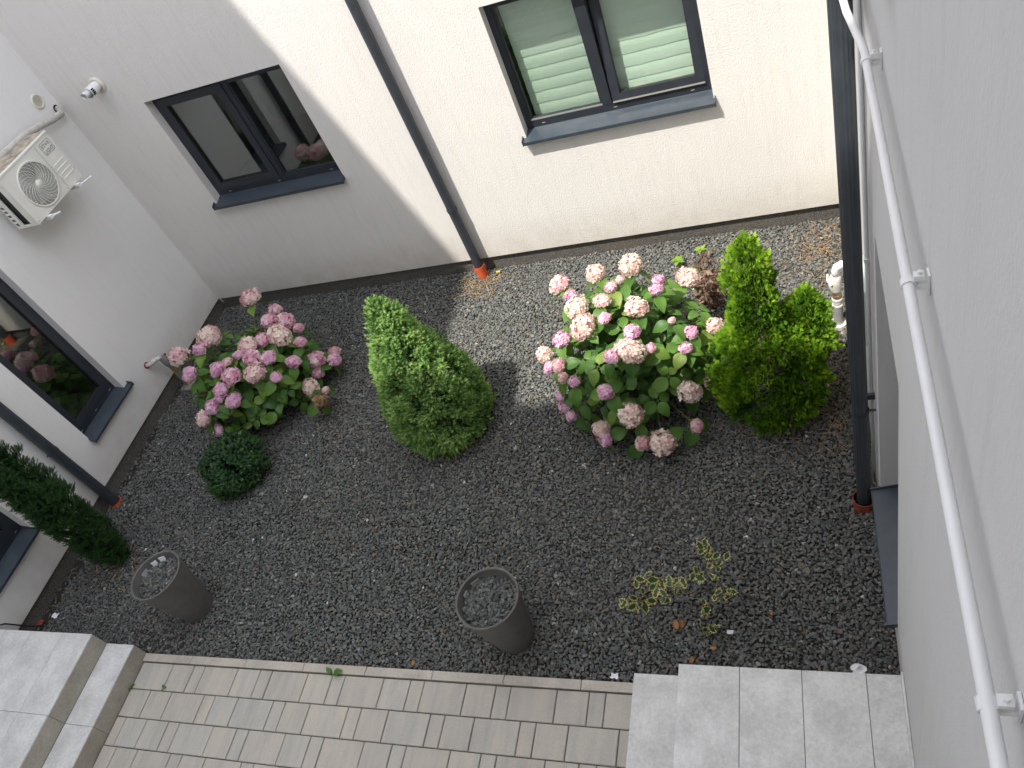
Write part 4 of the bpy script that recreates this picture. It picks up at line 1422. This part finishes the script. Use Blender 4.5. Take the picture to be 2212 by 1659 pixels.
t = thing('box_ball', (1.47, -2.37, 0), 'low round dark green box bush in front of the left hydrangea', 'shrub')
trunk(t, 1.47, -2.37, 0.3, 0.02, 12, 4, 0.2)
crown('foliage', t, 'box', SPRIGS, [(1.47, -2.37, [(0.0, 0.13), (0.08, 0.21), (0.18, 0.245), (0.28, 0.225), (0.37, 0.15), (0.415, 0.06), (0.42, 0.0)])],
      4600, (0.030, 0.060), 0.03, 7.0, 31, up=0.35, tip=0.03, clumps=75, crad=0.055)

# ---------------------------------------------------------------- hydrangeas
FLOWERS_A = [(1.304,-0.859,0.768,0.091,1),(1.509,-0.889,0.607,0.064,0),(1.632,-1.162,0.713,0.073,0),(1.727,-1.109,0.634,0.081,0),(1.833,-1.127,0.547,0.049,0),(1.09,-1.354,0.783,0.11,1),(0.769,-1.508,0.723,0.096,1),(1.055,-1.504,0.776,0.058,2),(1.606,-1.518,0.775,0.077,1),(1.708,-1.438,0.737,0.068,0),(1.794,-1.333,0.676,0.093,3),(1.92,-1.305,0.537,0.052,0),(1.023,-1.734,0.712,0.069,2),(1.393,-1.766,0.758,0.063,2),(1.527,-1.821,0.709,0.072,0),(1.681,-1.636,0.726,0.07,0),(1.796,-1.593,0.669,0.063,2),(1.72,-1.758,0.658,0.094,1),(1.941,-1.536,0.523,0.059,2),(1.973,-1.318,0.32,0.071,0),(2.026,-1.123,0.204,0.05,1),(2.072,-1.238,0.2,0.063,2),(1.86,-1.729,0.548,0.049,2),(1.951,-1.379,0.214,0.062,0),(1.943,-1.562,0.21,0.076,3),(2.118,-1.609,0.2,0.036,1),(1.439,-1.922,0.661,0.062,2),(1.538,-1.982,0.57,0.072,2),(1.324,-2.022,0.566,0.063,2),(1.163,-2.055,0.455,0.071,1),(1.226,-2.078,0.309,0.054,2),(1.245,-2.055,0.2,0.051,2),(2.122,-1.734,0.2,0.074,4),(1.555,-1.633,0.772,0.039,2),(1.466,-1.699,0.773,0.042,1),(1.407,-1.979,0.614,0.042,2)]
FLOWERS_B = [(5.001,-1.184,0.789,0.089,3),(4.724,-1.197,0.762,0.073,3),(4.458,-1.292,0.788,0.076,1),(4.575,-1.454,0.802,0.053,2),(4.674,-1.657,0.871,0.074,3),(4.741,-1.855,0.865,0.084,3),(4.871,-1.672,0.916,0.058,1),(4.919,-1.539,0.914,0.045,0),(4.978,-1.462,0.902,0.034,1),(5.242,-1.458,0.844,0.045,2),(5.232,-1.57,0.866,0.047,2),(5.113,-1.756,0.896,0.079,3),(4.902,-1.831,0.898,0.044,2),(5.093,-1.948,0.852,0.054,2),(4.557,-1.868,0.777,0.055,2),(4.352,-1.79,0.559,0.06,3),(4.416,-1.945,0.58,0.044,2),(4.531,-2.019,0.675,0.051,1),(4.558,-2.1,0.625,0.04,1),(4.655,-2.162,0.642,0.042,2),(4.482,-2.103,0.434,0.035,2),(4.481,-2.108,0.329,0.053,2),(4.534,-2.177,0.286,0.041,2),(4.89,-2.261,0.618,0.049,2),(4.955,-2.095,0.792,0.049,2),(5.08,-2.065,0.797,0.086,3),(5.213,-2.036,0.771,0.032,0),(5.016,-2.316,0.424,0.088,3),(4.751,-2.248,0.203,0.067,3),(4.792,-2.349,0.2,0.046,2),(5.061,-2.388,0.2,0.047,1),(5.196,-2.397,0.2,0.086,3),(5.391,-1.22,0.616,0.077,3),(5.581,-1.62,0.504,0.057,3),(5.455,-1.843,0.689,0.046,2),(5.418,-1.964,0.664,0.041,2),(5.408,-2.113,0.388,0.075,3),(5.518,-1.899,0.234,0.057,1),(5.431,-2.268,0.2,0.044,1),(5.343,-1.821,0.792,0.027,1),(5.614,-1.56,0.396,0.04,3)]

def floret_template(seed):
    r = np.random.RandomState(seed)
    V, F = [(0, 0, 0)], []
    for k in range(4):
        a = k * math.pi / 2 + r.uniform(-.15, .15)
        w = 0.62 + r.uniform(-.05, .08)
        L = r.uniform(0.85, 1.1)
        b = len(V)
        for (aa, rad, h) in ((a - w, 0.62, 0.10), (a - w * .45, L, 0.16), (a + w * .45, L, 0.14), (a + w, 0.62, 0.08)):
            V.append((rad * math.cos(aa), rad * math.sin(aa), h + r.uniform(-.07, .07)))
        F += [(0, b, b + 1), (0, b + 1, b + 2), (0, b + 2, b + 3)]
    return np.array(V), np.array(F)
FLORETS = [floret_template(i) for i in range(5)]

def ico(sub=1):
    bm = bmesh.new()
    bmesh.ops.create_icosphere(bm, subdivisions=sub, radius=1.0)
    bm.verts.index_update()
    V = np.array([v.co[:] for v in bm.verts])
    F = np.array([[v.index for v in f.verts] for f in bm.faces])
    bm.free()
    return V, F
ICO = ico(2)

def flower_mesh(colour, seed):
    rs = np.random.RandomState(seed)
    n = 82
    k = np.arange(n) + 0.5
    zz = 1 - 1.72 * k / n
    th = k * 2.39996
    rr = np.sqrt(np.clip(1 - zz * zz, 0, 1))
    d = np.stack([rr * np.cos(th), rr * np.sin(th), zz], 1) + rs.normal(0, 0.07, (n, 3))
    d /= np.linalg.norm(d, axis=1, keepdims=True)
    bl = 1.0 + 0.15 * lump(d, 2.2, seed)
    P = d * np.array([1, 1, 0.80]) * (0.84 * bl * rs.uniform(0.88, 1.08, n))[:, None]
    S = rs.uniform(0.21, 0.31, n)
    Ms = frames(d + rs.normal(0, 0.22, (n, 3))) * S[:, None, None]
    T = np.clip(0.58 + 0.30 * lump(d, 1.8, seed + 50) + rs.normal(0, 0.24, n), 0, 1)
    which = rs.randint(0, len(FLORETS), n)
    # added core blocks light through the head; dark tint paints shade between florets
    P = np.concatenate([P, np.zeros((1, 3))])
    Ms = np.concatenate([Ms, (np.diag([0.66, 0.66, 0.50]))[None]])
    T = np.concatenate([T, [0.0]])
    which = np.concatenate([which, [len(FLORETS)]])
    me = bulk('flower_head', FLORETS + [ICO], which, Ms, P, T)
    me.materials.append(M['fl%d' % colour])
    return me
FLOWER_ME = {(c, v): flower_mesh(c, 100 + 10 * c + v) for c in range(5) for v in range(3)}

def leaf_mesh(name, nl, width, material, fold=0.12, droop=0.22, seed=0, wave=0.02, shape=0.75):
    r = np.random.RandomState(seed)
    vs, fs = [], []
    for i in range(nl + 1):
        t_ = i / nl
        w_ = width * 0.5 * (math.sin(math.pi * min(1, t_ ** shape)) ** 0.85) if 0 < i < nl else 0.006
        zc = -droop * t_ * t_ + 0.06 * math.sin(math.pi * t_)
        e = fold * w_ * 2 + r.uniform(-wave, wave)
        vs += [(-w_, t_, zc + e), (-w_ * .5, t_ + 0.01, zc + e * .62 + 0.012), (0, t_, zc - 0.006), (w_ * .5, t_ + 0.01, zc + e * .62 + 0.012), (w_, t_, zc + e + r.uniform(-wave, wave))]
    for i in range(nl):
        for j in range(4):
            a = i * 5 + j
            fs.append((a, a + 1, a + 6, a + 5))
    # petiole
    b = len(vs)
    vs += [(-0.018, -0.14, 0.0), (0.018, -0.14, 0.0), (0.018, 0.02, 0.0), (-0.018, 0.02, 0.0)]
    fs.append((b, b + 1, b + 2, b + 3))
    me = MB().add(vs, fs).mesh(name, smooth=True)
    if material: me.materials.append(M[material])
    return me
HLEAF = [leaf_mesh('leaf', 7, 0.70, 'hleaf', 0.13, d_, s_) for s_, d_ in enumerate((0.12, 0.22, 0.32, 0.18, 0.05))]

def orient(axis, normal):
    y = Vector(axis).normalized()
    zz = Vector(normal)
    zz = (zz - y * zz.dot(y))
    if zz.length < 1e-4: zz = Vector((0, 0, 1)) - y * y.z
    zz.normalize()
    x = y.cross(zz)
    return Matrix((x, y, zz)).transposed().to_4x4()

def place(name, me, parent, pos, rotm, scale):
    o = bpy.data.objects.new(name, me)
    col.objects.link(o)
    o.parent = parent
    o.matrix_basis = Matrix.Translation(Vector(pos) - wloc(parent)) @ rotm @ Matrix.Scale(scale, 4)
    return o

def hydrangea(label, cen, rad, flowers, seed, nros, nleaf=300, brown=0, exclude=()):
    rs = np.random.RandomState(seed)
    cen, rad = np.array(cen), np.array(rad)
    t = thing('hydrangea_bush', (cen[0], cen[1], 0), label, 'hydrangea')
    stems = MB()
    base = np.array([cen[0], cen[1], 0.0])
    count = 0
    ends = []
    for (x, y, z, r, c) in flowers:
        p = np.array([x, y, z])
        nrm = (p - cen) / rad ** 2
        nrm /= np.linalg.norm(nrm)
        up = nrm * 0.8 + np.array([0, 0, 0.75]) + rs.normal(0, 0.1, 3)
        up /= np.linalg.norm(up)
        q = frames(up[None])[0]
        rm = Matrix(q.tolist()).to_4x4()
        fo = place('flower_head', FLOWER_ME[(c, rs.randint(0, 3))], t, p, rm, r * 1.16)
        fo.scale = [fo.scale[0] * rs.uniform(0.88, 1.12), fo.scale[1] * rs.uniform(0.88, 1.12), fo.scale[2] * rs.uniform(0.85, 1.1)]
        ends.append((p - up * r * 0.6, up, r))
    ros = []
    tries = 0
    while len(ros) < nros and tries < 6000:
        tries += 1
        d = rs.normal(size=3)
        d[2] = abs(d[2]) - 0.35
        d /= np.linalg.norm(d)
        p = cen + d * rad * rs.uniform(0.86, 0.99)
        if p[2] < 0.10: continue
        if any(np.linalg.norm(p - np.array(f[:3])) < 0.055 + f[3] * 0.75 for f in flowers): continue
        if any(np.linalg.norm(p - q[0]) < 0.095 for q in ros): continue
        if any((p[0] - e[0]) ** 2 + (p[1] - e[1]) ** 2 < e[2] ** 2 for e in exclude): continue
        up = d / rad
        up = up / np.linalg.norm(up) + np.array([0, 0, 0.9])
        ros.append((p, up / np.linalg.norm(up)))
    def leafat(p, up, a, size, tiltdown):
        f = frames(np.array(up)[None], np.array([a]))[0]
        ax = f[:, 0] * math.cos(tiltdown) - np.array([0, 0, 1]) * 0.0 + f[:, 2] * math.sin(-tiltdown)
        nn = f[:, 2] * math.cos(tiltdown) + f[:, 0] * math.sin(tiltdown)
        nn = nn + rs.normal(0, 0.12, 3)
        place('leaf', HLEAF[rs.randint(0, len(HLEAF))], t, np.array(p) + ax * size * 0.14, orient(ax, nn), size)
    # leaves right under each flower, then leafy shoots between them
    for (p, up, r) in ends:
        a0 = rs.uniform(0, 6.28)
        for k in range(3 if r > 0.045 else 2):
            if count >= nleaf: break
            leafat(p - up * 0.012 * k, up, a0 + k * 2.2 + rs.normal(0, .2), rs.uniform(0.115, 0.155), rs.uniform(0.1, 0.5))
            count += 1
        b = base + np.array([rs.uniform(-.12, .12), rs.uniform(-.12, .12), -0.01])
        mid = b * 0.45 + p * 0.55 + np.array([0, 0, 0.10])
        stems.tube([tuple(b), tuple(mid), tuple(p)], [0.006, 0.005, 0.0038], 5)
    for (p, up) in ros:
        a0 = rs.uniform(0, 6.28)
        for k in range(4):
            if count >= nleaf: break
            leafat(p - up * 0.01 * (k // 2), up, a0 + k * math.pi / 2 * (1 if k < 2 else 1) + (math.pi if k % 2 else 0) + rs.normal(0, .15), rs.uniform(0.10, 0.15) * (0.8 if k > 1 else 1), rs.uniform(-0.1, 0.5))
            count += 1
        b = base + np.array([rs.uniform(-.12, .12), rs.uniform(-.12, .12), -0.01])
        stems.tube([tuple(b), tuple(b * .45 + p * .55 + np.array([0, 0, .08])), tuple(p)], [0.005, 0.0045, 0.0035], 5)
    part('stems', stems, 'stem_green', t)
    # leaves deeper in the bush, with shade put into their colour
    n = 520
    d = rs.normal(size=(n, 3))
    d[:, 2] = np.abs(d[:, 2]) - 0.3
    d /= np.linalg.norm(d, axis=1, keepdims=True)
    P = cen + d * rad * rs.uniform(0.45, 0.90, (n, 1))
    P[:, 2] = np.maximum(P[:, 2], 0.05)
    for e in exclude:
        k = (P[:, 0] - e[0]) ** 2 + (P[:, 1] - e[1]) ** 2 > e[2] ** 2
        P, d = P[k], d[k]
    n = len(P)
    me0 = HLEAF[1]
    V = np.array([v.co[:] for v in me0.vertices])
    F = []
    for pg in me0.polygons:
        vv = list(pg.vertices)
        F += [(vv[0], vv[1], vv[2]), (vv[0], vv[2], vv[3])]
    up = d + np.array([0, 0, 1.0]) + rs.normal(0, .35, (n, 3))
    Ms = frames(up) * rs.uniform(0.08, 0.125, n)[:, None, None]
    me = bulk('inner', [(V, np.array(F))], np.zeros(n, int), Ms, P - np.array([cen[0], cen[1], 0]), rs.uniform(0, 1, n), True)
    o = link('inner_foliage', me, 'hleaf_shade', t)
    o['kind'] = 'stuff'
    return t
hydrangea('pink flowering hydrangea in the shade of the left corner', (1.33, -1.45, 0.30), (0.62, 0.58, 0.44), FLOWERS_A, 5, 58, exclude=((0.75, -1.0, 0.22), (0.12, -1.15, 0.25)))
hydrangea('large sunlit hydrangea with cream and pink heads right of the spruce', (4.95, -1.64, 0.36), (0.60, 0.63, 0.48), FLOWERS_B, 6, 52)

# ---------------------------------------------------------------- variegated holly
HOLLY = [(5.054,-3.603,0.264),(5.121,-3.592,0.294),(5.065,-3.633,0.277),(5.123,-3.653,0.3),(5.16,-3.658,0.303),(5.188,-3.625,0.247),(5.171,-3.575,0.241),(5.238,-3.623,0.324),(5.295,-3.589,0.266),(5.313,-3.597,0.263),(5.188,-3.565,0.34),(5.133,-3.495,0.287),(5.159,-3.489,0.324),(5.207,-3.499,0.288),(5.198,-3.448,0.304),(5.234,-3.396,0.255),(5.236,-3.526,0.303),(5.299,-3.533,0.327),(5.299,-3.559,0.292),(5.335,-3.491,0.314),(5.352,-3.507,0.307),(5.36,-3.456,0.246),(5.378,-3.545,0.316),(5.401,-3.546,0.299),(5.408,-3.477,0.27),(5.254,-3.455,0.243),(5.238,-3.494,0.327),(5.256,-3.547,0.287),(5.538,-3.282,0.361),(5.516,-3.3,0.383),(5.565,-3.302,0.36),(5.518,-3.348,0.389),(5.554,-3.332,0.315),(5.586,-3.349,0.372),(5.608,-3.326,0.322),(5.675,-3.364,0.391),(5.572,-3.433,0.383),(5.588,-3.359,0.274),(5.615,-3.352,0.279),(5.609,-3.403,0.29),(5.589,-3.502,0.395),(5.594,-3.477,0.321),(5.493,-3.434,0.348),(5.466,-3.459,0.302),(5.521,-3.454,0.331),(5.51,-3.47,0.314),(5.571,-3.482,0.228),(5.63,-3.491,0.247),(5.605,-3.525,0.247),(5.593,-3.576,0.272),(5.616,-3.571,0.255),(5.669,-3.542,0.274),(5.656,-3.573,0.269),(5.687,-3.535,0.279),(5.513,-3.551,0.18),(5.527,-3.588,0.15),(5.513,-3.628,0.192),(5.493,-3.669,0.118),(5.511,-3.694,0.114),(5.551,-3.679,0.094),(5.578,-3.668,0.103),(5.518,-3.712,0.073)]
def holly_leaf(seed):
    r = np.random.RandomState(seed)
    n = 9
    out, inn = [], []
    for k in range(n + 1):
        t_ = k / n
        w_ = 0.30 * math.sin(math.pi * (0.06 + 0.94 * t_ ** 0.9)) ** 0.8
        sp_ = 1.42 if k % 2 else 0.80
        zt = 0.10 if k % 2 else -0.02
        out.append((w_ * sp_, t_, zt + r.uniform(-.02, .03)))
        inn.append((w_ * 0.95 * r.uniform(0.35 if seed == 4 else 0.55, 1.05), 0.06 + t_ * 0.86, 0.0))
    out[-1] = (0.0, 1.10, -0.03); out[0] = (0.03, -0.10, 0)
    inn[-1] = (0.02, 0.90, 0.0); inn[0] = (0.02, 0.02, 0.0)
    mb = MB()
    for sgn in (1, -1):
        O = [(p[0] * sgn, p[1], p[2]) for p in out]
        I = [(p[0] * sgn * r.uniform(.85, 1.1), p[1], p[2] + 0.01) for p in inn]
        C_ = [(0, p[1], -0.02) for p in inn]
        m = len(O)
        mb.cur = 0
        mb.add(I + C_, [(k, k + 1, m + k + 1, m + k) for k in range(m - 1)])
        mb.cur = 1
        mb.add(O + I, [(k, k + 1, m + k + 1, m + k) for k in range(m - 1)])
    me = mb.mesh('leaf')
    me.materials.append(M['holly_in'])
    me.materials.append(M['holly_edge'])
    return me
HOL = [holly_leaf(i) for i in range(5)]
t = thing('holly_plant', (5.806, -3.441, 0), 'sparse variegated holly with cream edged spiny leaves sprawling over the gravel', 'holly')
hs = MB()
S1 = [(5.806, -3.441, -0.01), (5.708, -3.466, 0.12), (5.57, -3.5, 0.22), (5.431, -3.555, 0.29), (5.32, -3.586, 0.3), (5.089, -3.615, 0.27)]
S2 = [(5.66, -3.48, 0.16), (5.624, -3.496, 0.2), (5.607, -3.455, 0.27), (5.606, -3.399, 0.33), (5.55, -3.328, 0.37)]
S3 = [(5.511, -3.708, -0.01), (5.516, -3.646, 0.07), (5.503, -3.589, 0.15), (5.512, -3.547, 0.2)]
S4 = [(5.38, -3.57, 0.295), (5.272, -3.485, 0.31), (5.234, -3.432, 0.30)]
S5 = [(5.57, -3.5, 0.22), (5.52, -3.47, 0.29), (5.48, -3.45, 0.32)]
for S_, r_ in ((S1, 0.005), (S2, 0.0035), (S3, 0.0035), (S4, 0.003), (S5, 0.0028)):
    hs.tube(S_, [r_ * (1 - 0.5 * k / len(S_)) for k in range(len(S_))], 6)
part('stems', hs, 'bark', t)
allp = [Vector(a) * (1 - q) + Vector(b) * q for S_ in (S1[1:], S2, S3, S4, S5) for a, b in zip(S_[:-1], S_[1:]) for q in (0, .25, .5, .75, 1)]
for (x, y, z) in HOLLY:
    p = Vector((x, y, z))
    near = min(allp, key=lambda q: (q - p).length)
    ax = p - near
    if ax.length < 0.01: ax = Vector((random.uniform(-1, 1), random.uniform(-1, 1), 0.2))
    ax = ax.normalized() + Vector((random.uniform(-.6, .6), random.uniform(-.6, .6), random.uniform(-.4, .9)))
    ax.normalize()
    s = random.uniform(0.058, 0.078)
    place('leaf', random.choice(HOL), t, p - ax * s * 0.5, orient(ax, (random.uniform(-.9, .9), random.uniform(-1.2, .6), 1)), s * random.uniform(0.75, 1.15))

for k, (x, y, lab) in enumerate([(5.317, -3.60, 'tan dry holly leaf below the left branch of the holly'), (5.355, -3.595, 'curled tan leaf beside the dry holly leaf'), (5.875, -3.544, 'little brown leaf right of the holly stem'), (5.564, -3.759, 'single tan leaf just above the right landing'), (5.429, -3.818, 'brown leaf at the corner of the right step'), (3.0, -2.93, 'lone dry leaf on open gravel near the middle'), (3.62, -3.93, 'rusty leaf bit near the kerb left of the middle pot')]):
    o = bpy.data.objects.new('dry_leaf', HOL[k % 5].copy())
    o.data.materials.clear()
    o.data.materials.append(M['dryleaf']); o.data.materials.append(M['dryleaf'])
    col.objects.link(o)
    o.location = (x, y, 0.016)
    o.rotation_euler = (random.uniform(-.3, .3), random.uniform(-.3, .3), random.uniform(0, 6))
    s = [0.062, 0.05, 0.03, 0.04, 0.045, 0.03, 0.04][k]
    o.scale = (s, s, s)
    tag(o, lab, 'leaf')

# ---------------------------------------------------------------- withered shrub, sprouts, weeds, straw
def withered():
    rs = np.random.RandomState(17)
    t = thing('withered_shrub', (5.44, -0.86, 0), 'dead brown shrub with curled leaves between hydrangea and thuja', 'dead shrub')
    mb = MB()
    n = 420
    P, D = [], []
    for k in range(22):
        a = rs.uniform(0, 6.28)
        L = rs.uniform(0.05, 0.24)
        top = np.array([5.45 + L * math.cos(a) * 0.8, -0.84 + L * math.sin(a) * 1.25, rs.uniform(0.15, 0.40)])
        b = np.array([5.44 + rs.uniform(-.05, .05), -0.86 + rs.uniform(-.06, .06), -0.01])
        mb.tube([tuple(b), tuple((b + top) / 2 + rs.normal(0, .02, 3)), tuple(top)], [0.004, 0.003, 0.002], 5)
        for j in range(20):
            q = rs.uniform(0.25, 1.05)
            P.append(b + (top - b) * q + rs.normal(0, 0.035, 3))
            D.append(rs.normal(size=3) - np.array([0, 0, 0.5]))
    part('stems', mb, 'bark', t)
    P, D = np.array(P), np.array(D)
    P[:, 2] = np.maximum(P[:, 2], 0.02)
    # curled leaf: strip rolled on itself
    polys = []
    for k in range(3):
        a0, a1 = -1.2 + 0.8 * k, -1.2 + 0.8 * (k + 1)
        w0, w1 = 0.34, 0.34
        polys.append([(w0 * math.sin(a0), 0, 0.3 - w0 * math.cos(a0)), (w1 * math.sin(a1), 0, 0.3 - w1 * math.cos(a1)), (w1 * math.sin(a1) * .5, 1 + .1 * k, 0.25 - w1 * math.cos(a1) * .5), (w0 * math.sin(a0) * .5, 1, 0.25 - w0 * math.cos(a0) * .5)])
    tv, tf = tri_template(polys)
    Ms = frames(D) * rs.uniform(0.025, 0.055, len(P))[:, None, None]
    me = bulk('withered', [(tv, tf)], np.zeros(len(P), int), Ms, P - np.array([5.44, -0.86, 0]), rs.uniform(0, 1, len(P)))
    o = link('curled_leaves', me, 'withered', t)
    o['kind'] = 'stuff'
withered()

SPL = [leaf_mesh('leaf', 6, 0.62, None, 0.1, 0.15, 70 + i, 0.03) for i in range(3)]
def rosette(name, x, y, z, s, n, mm, label, cat, seed, tilt=0.3, stem=True):
    rs = np.random.RandomState(seed)
    t = thing(name, (x, y, 0), label, cat)
    if stem: part('stem', MB().tube([(x, y, -0.01), (x, y, z)], 0.004, 6), 'stem_green', t)
    for k in range(n):
        a = 2.4 * k + rs.uniform(-.3, .3)
        ti = tilt + rs.uniform(-.2, .3)
        ax = Vector((math.cos(a) * math.cos(ti), math.sin(a) * math.cos(ti), math.sin(ti)))
        me = SPL[k % 3]
        key = (mm, k % 3)
        if key not in SPC:
            c = me.copy()
            c.materials.append(M[mm])
            SPC[key] = c
        place('leaf', SPC[key], t, Vector((x, y, z)) + ax * s * 0.12, orient(ax, (0, 0, 1)), s * rs.uniform(.75, 1.1))
SPC = {}
rosette('green_sprout', 5.165, -0.36, 0.07, 0.065, 7, 'sprout', 'bright green leaf rosette left of the dead shrub', 'sprout', 1)
rosette('green_sprout', 5.37, -0.33, 0.13, 0.06, 6, 'sprout', 'bright green rosette at the back by the plinth', 'sprout', 2)
rosette('green_sprout', 5.33, -0.54, 0.08, 0.055, 5, 'sprout', 'small bright green shoot between cream flower and dead shrub', 'sprout', 3)
rosette('weed', 3.045, -4.06, 0.02, 0.075, 2, 'weed', 'two leaved weed growing from the kerb joint', 'weed', 4, 0.35, False)
rosette('weed', 1.338, -4.248, 0.014, 0.035, 5, 'weed', 'tiny weed tuft at the foot of the left steps', 'weed', 5, 0.3, False)
rosette('weed', 1.645, -4.235, 0.012, 0.03, 3, 'weed', 'tiny weed in the paving joint near the left steps', 'weed', 6, 0.4, False)

def straw():
    rs = np.random.RandomState(23)
    X, Y, T = [], [], []
    for (cx, cy, sx, sy, n) in ((6.30, -0.33, 0.13, 0.22, 300), (3.26, -0.24, 0.13, 0.10, 260), (6.33, -1.85, 0.09, 0.35, 230), (6.05, -2.2, 0.22, 0.14, 150), (3.4, -2.15, 0.35, 0.25, 70), (1.5, -1.9, 0.5, 0.4, 70), (0.55, -3.25, 0.2, 0.15, 80), (3.2, -2.2, 2.6, 1.4, 110), (6.2, -0.9, 0.15, 0.3, 60), (0.05, -3.6, 0.05, 0.2, 20)):
        X.append(rs.normal(cx, sx, n)); Y.append(rs.normal(cy, sy, n))
        T.append(rs.uniform(0, 1, n))
    X, Y, T = np.concatenate(X), np.concatenate(Y), np.concatenate(T)
    k = (X > 0.03) & (X < XR - 0.02) & (Y < -0.01) & (Y > -3.96)
    X, Y, T = X[k], Y[k], T[k]
    n = len(X)
    a = rs.uniform(0, 6.28, n)
    d = np.stack([np.cos(a), np.sin(a), rs.normal(0, 0.15, n)], 1)
    polys = [[(-0.02, 0, -0.5), (0.02, 0, -0.5), (0.03, 0.04, 0.0), (-0.01, 0.04, 0.0)], [(-0.01, 0.04, 0.0), (0.03, 0.04, 0.0), (0.012, 0.0, 0.5), (0.0, 0.0, 0.5)],
             [(0, -0.02, -0.5), (0, 0.02, -0.5), (0, 0.06, 0.0), (0, 0.02, 0.0)]]
    tm = tri_template(polys)
    Ms = frames(d) * rs.uniform(0.03, 0.085, n)[:, None, None]
    Ms[:, :, :2] *= 0.8
    P = np.stack([X, Y, 0.018 + rs.uniform(0, 0.012, n)], 1)
    o = link('dry_needles', bulk('straw', [tm], np.zeros(n, int), Ms, P, T), 'straw')
    tag(o, 'dry orange straw and needles scattered over the gravel', 'straw', kind='stuff')
straw()

# ---------------------------------------------------------------- groups of like things
GROUPS = {'planter': 'tapered gravel filled pots', 'downpipe': 'dark downpipes on the walls', 'hydrangea': 'hydrangea bushes in the gravel bed', 'shrub': 'evergreen shrubs in the gravel bed',
          'leaf': 'dry leaves fallen on the gravel', 'sprout': 'green sprouts beside the dead shrub', 'weed': 'weeds in the paving joints', 'paper': 'white paper scraps on the gravel',
          'steps': 'tiled entrance steps', 'gas riser': 'gas risers at the foot of the walls', 'house': 'stucco houses around the courtyard'}
for o in list(scn.objects):
    if o.parent is None and o.get('category') in GROUPS:
        o['group'] = GROUPS[o['category']]
